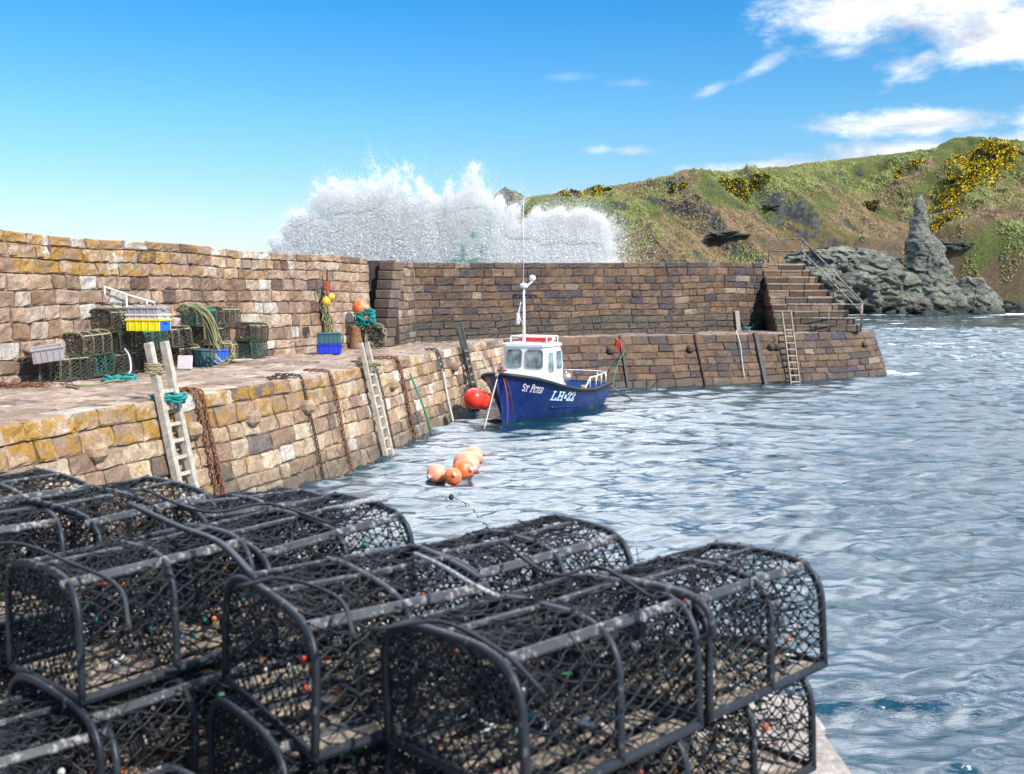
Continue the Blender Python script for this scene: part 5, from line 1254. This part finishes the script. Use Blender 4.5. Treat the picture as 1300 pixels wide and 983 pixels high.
# seaweed / dead net scraps by left end
mb = MB()
for k in range(60):
    p = Vector((random.gauss(0, .35), random.gauss(0, .15), .02)); mb.tube(smooth_path([p, p + Vector((random.uniform(-.15, .15), random.uniform(-.1, .1), .04)), p + Vector((random.uniform(-.3, .3), random.uniform(-.1, .1), 0))], 3), .01, 4)
tag(mb.build('net_scraps', M['rust'], None, False, P(18, 491, QZ + .02)), 'tangle of rusty brown net scraps on the deck at the left', 'net')
# gear leaning at mid wall: flag pole with floats above blue crate
pw = P(414, 446, QZ)
o = empty('marker_pole', pw + Vector((0, .15, 0)), 0, 'tall marker pole with nets, leaning on the wall above the blue crate', 'marker pole')
mb = MB(); mb.tube([(.02, 0, .3), (-.0, .12, 2.35)], .022, 6); mb.build('pole', M['ropedark'], o)
mb = MB(); mb.tube([(.03, -.02, 1.45), (.01, .08, 2.0)], .035, 6); mb.build('red_sleeve', M['ropered'], o)
mb = MB(); rn3 = random.Random(6)
for k in range(70):
    z = rn3.uniform(.45, 1.75); p = Vector((rn3.gauss(-.05 + .1 * (z < 1), .06), rn3.gauss(-.02, .04), z)); mb.tube(smooth_path([p, p + Vector((rn3.uniform(-.1, .1), rn3.uniform(-.05, .05), rn3.uniform(-.25, .05))), p + Vector((rn3.uniform(-.1, .1), 0, rn3.uniform(-.5, 0)))], 3), .018, 4)
mb.build('draped_net', M['ropeolive'], o, True)
mb = MB()
for k in range(40):
    z = rn3.uniform(.9, 1.8); p = Vector((rn3.gauss(-.12, .06), rn3.gauss(.02, .03), z)); mb.tube([p, p + Vector((rn3.uniform(-.1, .1), 0, rn3.uniform(-.3, 0)))], .02, 4)
mb.build('draped_net', M['ropedark'], o)
buoy(Q(414, 383, 27.2), .12, M['yellowb'], 'round orange-yellow float hung on the marker pole', (0, 0))
buoy(Q(421, 377, 27.3), .09, M['cyellow'], 'small bright yellow float beside the orange-yellow one on the marker pole', (1.5, .5))
# bollard, orange buoy with teal rope, brown net heap
mb = MB(); mb.lathe([(.2, 0), (.21, .05), (.19, .1), (.185, .55), (.2, .62), (.2, .68), (.17, .72), (.01, .73)], (0, 0, 0), 20); tag(mb.build('bollard', M['bollard'], None, True, P(452, 443, QZ)), 'squat rusty orange-brown iron bollard on the quay', 'bollard')
bp = P(463, 443, QZ)
buoy(bp + Vector((-.1, -.05, 1.22)), .25, M['orange'], 'orange buoy on top of the turquoise rope bundle by the wall', (2.9, 0))
coil(bp + Vector((.05, -.05, .95)), .32, 22, .024, M['ropeteal'], 'rope_bundle', 'turquoise rope bundle hung below the orange buoy at the wall', 'rope', ax='Y', hgt=.45, jit=.12, seed=12, fill=.75, n=11)
mb = MB(); rn4 = random.Random(9)
for k in range(26):
    r_ = rn4.uniform(.18, .38); cz = rn4.uniform(.3, .55); y_ = rn4.uniform(-.15, .2); x_ = rn4.uniform(-.1, .25)
    mb.tube([Vector((x_ + r_ * math.cos(a) + rn4.gauss(0, .015), y_ + .1 * math.sin(a * 2), cz + r_ * math.sin(a) * .9)) for a in np.linspace(0, 6, 14)], .013, 4)
tag(mb.build('rope_heap', M['netbrown'], None, True, bp + Vector((.12, .1, 0))), 'heap of brown and tan rope under the turquoise bundle', 'rope')
coil(bp + Vector((.32, -.05, .42)), .3, 4, .014, M['ropetan'], 'rope_coil', 'loose tan rope loops on the brown heap by the wall', 'rope', ax='Y', hgt=.1, jit=.12, seed=15)
# wooden post and gear on the far quay
pf = P(936, 420, QZ); mb = MB(); mb.box((0, 0, .42), (.2, .2, .95), Matrix.Rotation(R(-6), 3, 'Y'), .02); tag(mb.build('mooring_post', M['timber'], None, False, pf), 'weathered wooden mooring post on the far quay', 'post')
mb = MB()
for k in range(30):
    p = Vector((rn4.gauss(0, .35), rn4.gauss(0, .1), .04)); mb.tube(smooth_path([p, p + Vector((rn4.uniform(-.2, .2), 0, rn4.uniform(.1, .4))), p + Vector((rn4.uniform(-.3, .3), 0, 0))], 3), .03, 4)
tag(mb.build('net_heap', M['ropedark'], None, False, pf + Vector((-.1, .3, 0))), 'dark net heap behind the wooden mooring post', 'net')
coil(pf + Vector((.35, -.3, .12)), .14, 4, .022, M['ropeteal'], 'rope_coil', 'small turquoise rope knot beside the wooden mooring post', 'rope', hgt=.12, jit=.15, seed=17)
# thin white water trickle down far wall not built (water runs behind), keep wall clean
# foam collar where sea meets pier end
# ------------------------------------------------------------------ sky, sun, camera
w = D.worlds.new('World'); SC.world = w; w.use_nodes = True; nt = w.node_tree; bg = nt.nodes['Background']
SUN_EL = R(40); SX, SY = .72, -.69
az = math.atan2(SX, SY)           # from +Y clockwise
sky = N(nt, 'ShaderNodeTexSky'); sky.sky_type = 'NISHITA'; sky.sun_disc = False; sky.sun_elevation = SUN_EL; sky.sun_rotation = az
sky.air_density = 1.0; sky.dust_density = .6; sky.ozone_density = 1.6
gen = coords(nt, 'Generated'); sp = nt.nodes.new('ShaderNodeSeparateXYZ'); L(nt, gen, sp.inputs[0])
AZ = math_(nt, 'ARCTAN2', sp.outputs[0], sp.outputs[1]); EL = math_(nt, 'ARCSINE', sp.outputs[2])
hs = N(nt, 'ShaderNodeHueSaturation'); hs.inputs['Saturation'].default_value = 1.15; L(nt, sky.outputs[0], hs.inputs['Color'])
hso = mixc(nt, 1.0, hs.outputs[0], ramp(nt, sp.outputs[2], [(0.0, (.93, .86, .95)), (.08, (.86, .93, 1.03)), (.17, (.6, 1.0, 1.16)), (.28, (.26, .92, 1.24)), (.6, (.4, .9, 1.2))]), 'MULTIPLY')
cn = N(nt, 'ShaderNodeMapping'); cn.inputs['Scale'].default_value = (1, 1, 2.2); L(nt, gen, cn.inputs[0])
n1 = noise(nt, cn.outputs[0], 9, 9, .62, .3); n0 = noise(nt, cn.outputs[0], 26, 7, .65)
nn_ = math_(nt, 'ADD', math_(nt, 'MULTIPLY', n1, .6), math_(nt, 'MULTIPLY', n0, .4))
tot = None
def aze(x, y): d = ray(x, y); return math.atan2(d.x, d.y), math.asin(d.z / d.length)
CL = [(1215, -25, 180, 72, 1.7, 1.0), (1290, 40, 95, 42, 1.7, 1), (1060, 8, 50, 26, 1.1, .9), (1150, 86, 55, 22, 1.15, .85), (1075, 66, 50, 13, 1.1, .6), (1150, 157, 150, 20, 1.4, .95),
      (900, 116, 45, 12, 1.0, .4, 24), (965, 86, 55, 13, 1.05, .45, 26), (1160, 82, 55, 17, 1.2, .8, 28), (1085, 66, 45, 10, 1.1, .5, 15),
      (1200, 190, 240, 22, 1.3, .95), (1030, 210, 170, 14, 1.3, .8), (760, 190, 30, 9, 1.1, .5), (805, 192, 40, 9, 1.2, .6), (720, 98, 45, 8, .9, .2), (800, 106, 50, 9, .9, .25), (1335, 140, 60, 26, 1.3, .9)]
for (x, y, rx, ry, g, o_, *rt) in CL:
    a0, e0 = aze(x, y); ca_, sa_ = math.cos(R(rt[0] if rt else 0)), math.sin(R(rt[0] if rt else 0)); da = math_(nt, 'SUBTRACT', AZ, a0); de = math_(nt, 'SUBTRACT', EL, e0)
    dx = math_(nt, 'ADD', math_(nt, 'MULTIPLY', da, ca_ * F / rx), math_(nt, 'MULTIPLY', de, sa_ * F / rx)); dy = math_(nt, 'ADD', math_(nt, 'MULTIPLY', da, -sa_ * F / ry), math_(nt, 'MULTIPLY', de, ca_ * F / ry))
    d = math_(nt, 'SQRT', math_(nt, 'ADD', math_(nt, 'MULTIPLY', dx, dx), math_(nt, 'MULTIPLY', dy, dy)))
    s = math_(nt, 'ADD', math_(nt, 'SUBTRACT', g * .55 + .2, math_(nt, 'MULTIPLY', d, .75)), math_(nt, 'MULTIPLY', math_(nt, 'SUBTRACT', nn_, .5), 2.3))
    mr = nt.nodes.new('ShaderNodeMapRange'); mr.interpolation_type = 'SMOOTHSTEP'; mr.inputs[1].default_value = .18; mr.inputs[2].default_value = .85; mr.inputs[4].default_value = o_; L(nt, s, mr.inputs[0])
    tot = mr.outputs[0] if tot is None else math_(nt, 'MAXIMUM', tot, mr.outputs[0])
# unseen broken cloud above the view, added extra bright to whiten the water's reflection
hi = nt.nodes.new('ShaderNodeMapRange'); hi.interpolation_type = 'SMOOTHSTEP'; hi.inputs[1].default_value = .34; hi.inputs[2].default_value = .46; L(nt, EL, hi.inputs[0])
nh_ = noise(nt, gen, 3.2, 7, .6, .3); cm = ramp(nt, nh_, [(.37, 0.03), (.53, .95)]); fr_ = nt.nodes.new('ShaderNodeMapRange'); fr_.interpolation_type = 'SMOOTHSTEP'; fr_.inputs[1].default_value = -.1; fr_.inputs[2].default_value = .35; L(nt, sp.outputs[1], fr_.inputs[0]); hic = math_(nt, 'MULTIPLY', math_(nt, 'MULTIPLY', hi.outputs[0], fr_.outputs[0]), cm)
cc = ramp(nt, noise(nt, cn.outputs[0], 11, 8, .62, .4), [(.34, (3.6, 4.1, 5.0)), (.48, (6.2, 6.5, 7.0)), (.62, (9.8, 9.8, 9.8))])
L(nt, mixc(nt, hic, mixc(nt, tot, hso, cc), (34, 35, 37)), bg.inputs[0]); bg.inputs[1].default_value = .1
sl = D.lights.new('sun', 'SUN'); sl.energy = 4.2; sl.angle = R(.53); sl.color = (1, .94, .85)
so = D.objects.new('sun', sl); COL.objects.link(so)
dirv = Vector((SX * math.cos(SUN_EL) / math.hypot(SX, SY), SY * math.cos(SUN_EL) / math.hypot(SX, SY), math.sin(SUN_EL)))
so.rotation_euler = dirv.to_track_quat('Z', 'Y').to_euler(); so.location = (20, -20, 40)
cam = D.cameras.new('camera'); co = D.objects.new('camera', cam); COL.objects.link(co); SC.camera = co
co.location = (0, 0, H); co.rotation_euler = (math.pi / 2 - TH, 0, 0)
cam.sensor_width = 36; cam.lens = F / 1300 * 36; cam.shift_y = -(491.5 - PY) / 1300; cam.clip_start = .1; cam.clip_end = 12000
cam.dof.use_dof = True; cam.dof.focus_distance = 27; cam.dof.aperture_fstop = 4.4
SC.view_settings.view_transform = 'Standard'; SC.view_settings.look = 'None'; SC.view_settings.gamma = 1; SC.view_settings.exposure = .6
SC.cycles.diffuse_bounces = 12; SC.cycles.transmission_bounces = 12; SC.cycles.max_bounces = 18; SC.cycles.volume_bounces = 8; SC.cycles.volume_step_rate = 3; SC.cycles.volume_max_steps = 64
SC.render.engine = 'CYCLES'
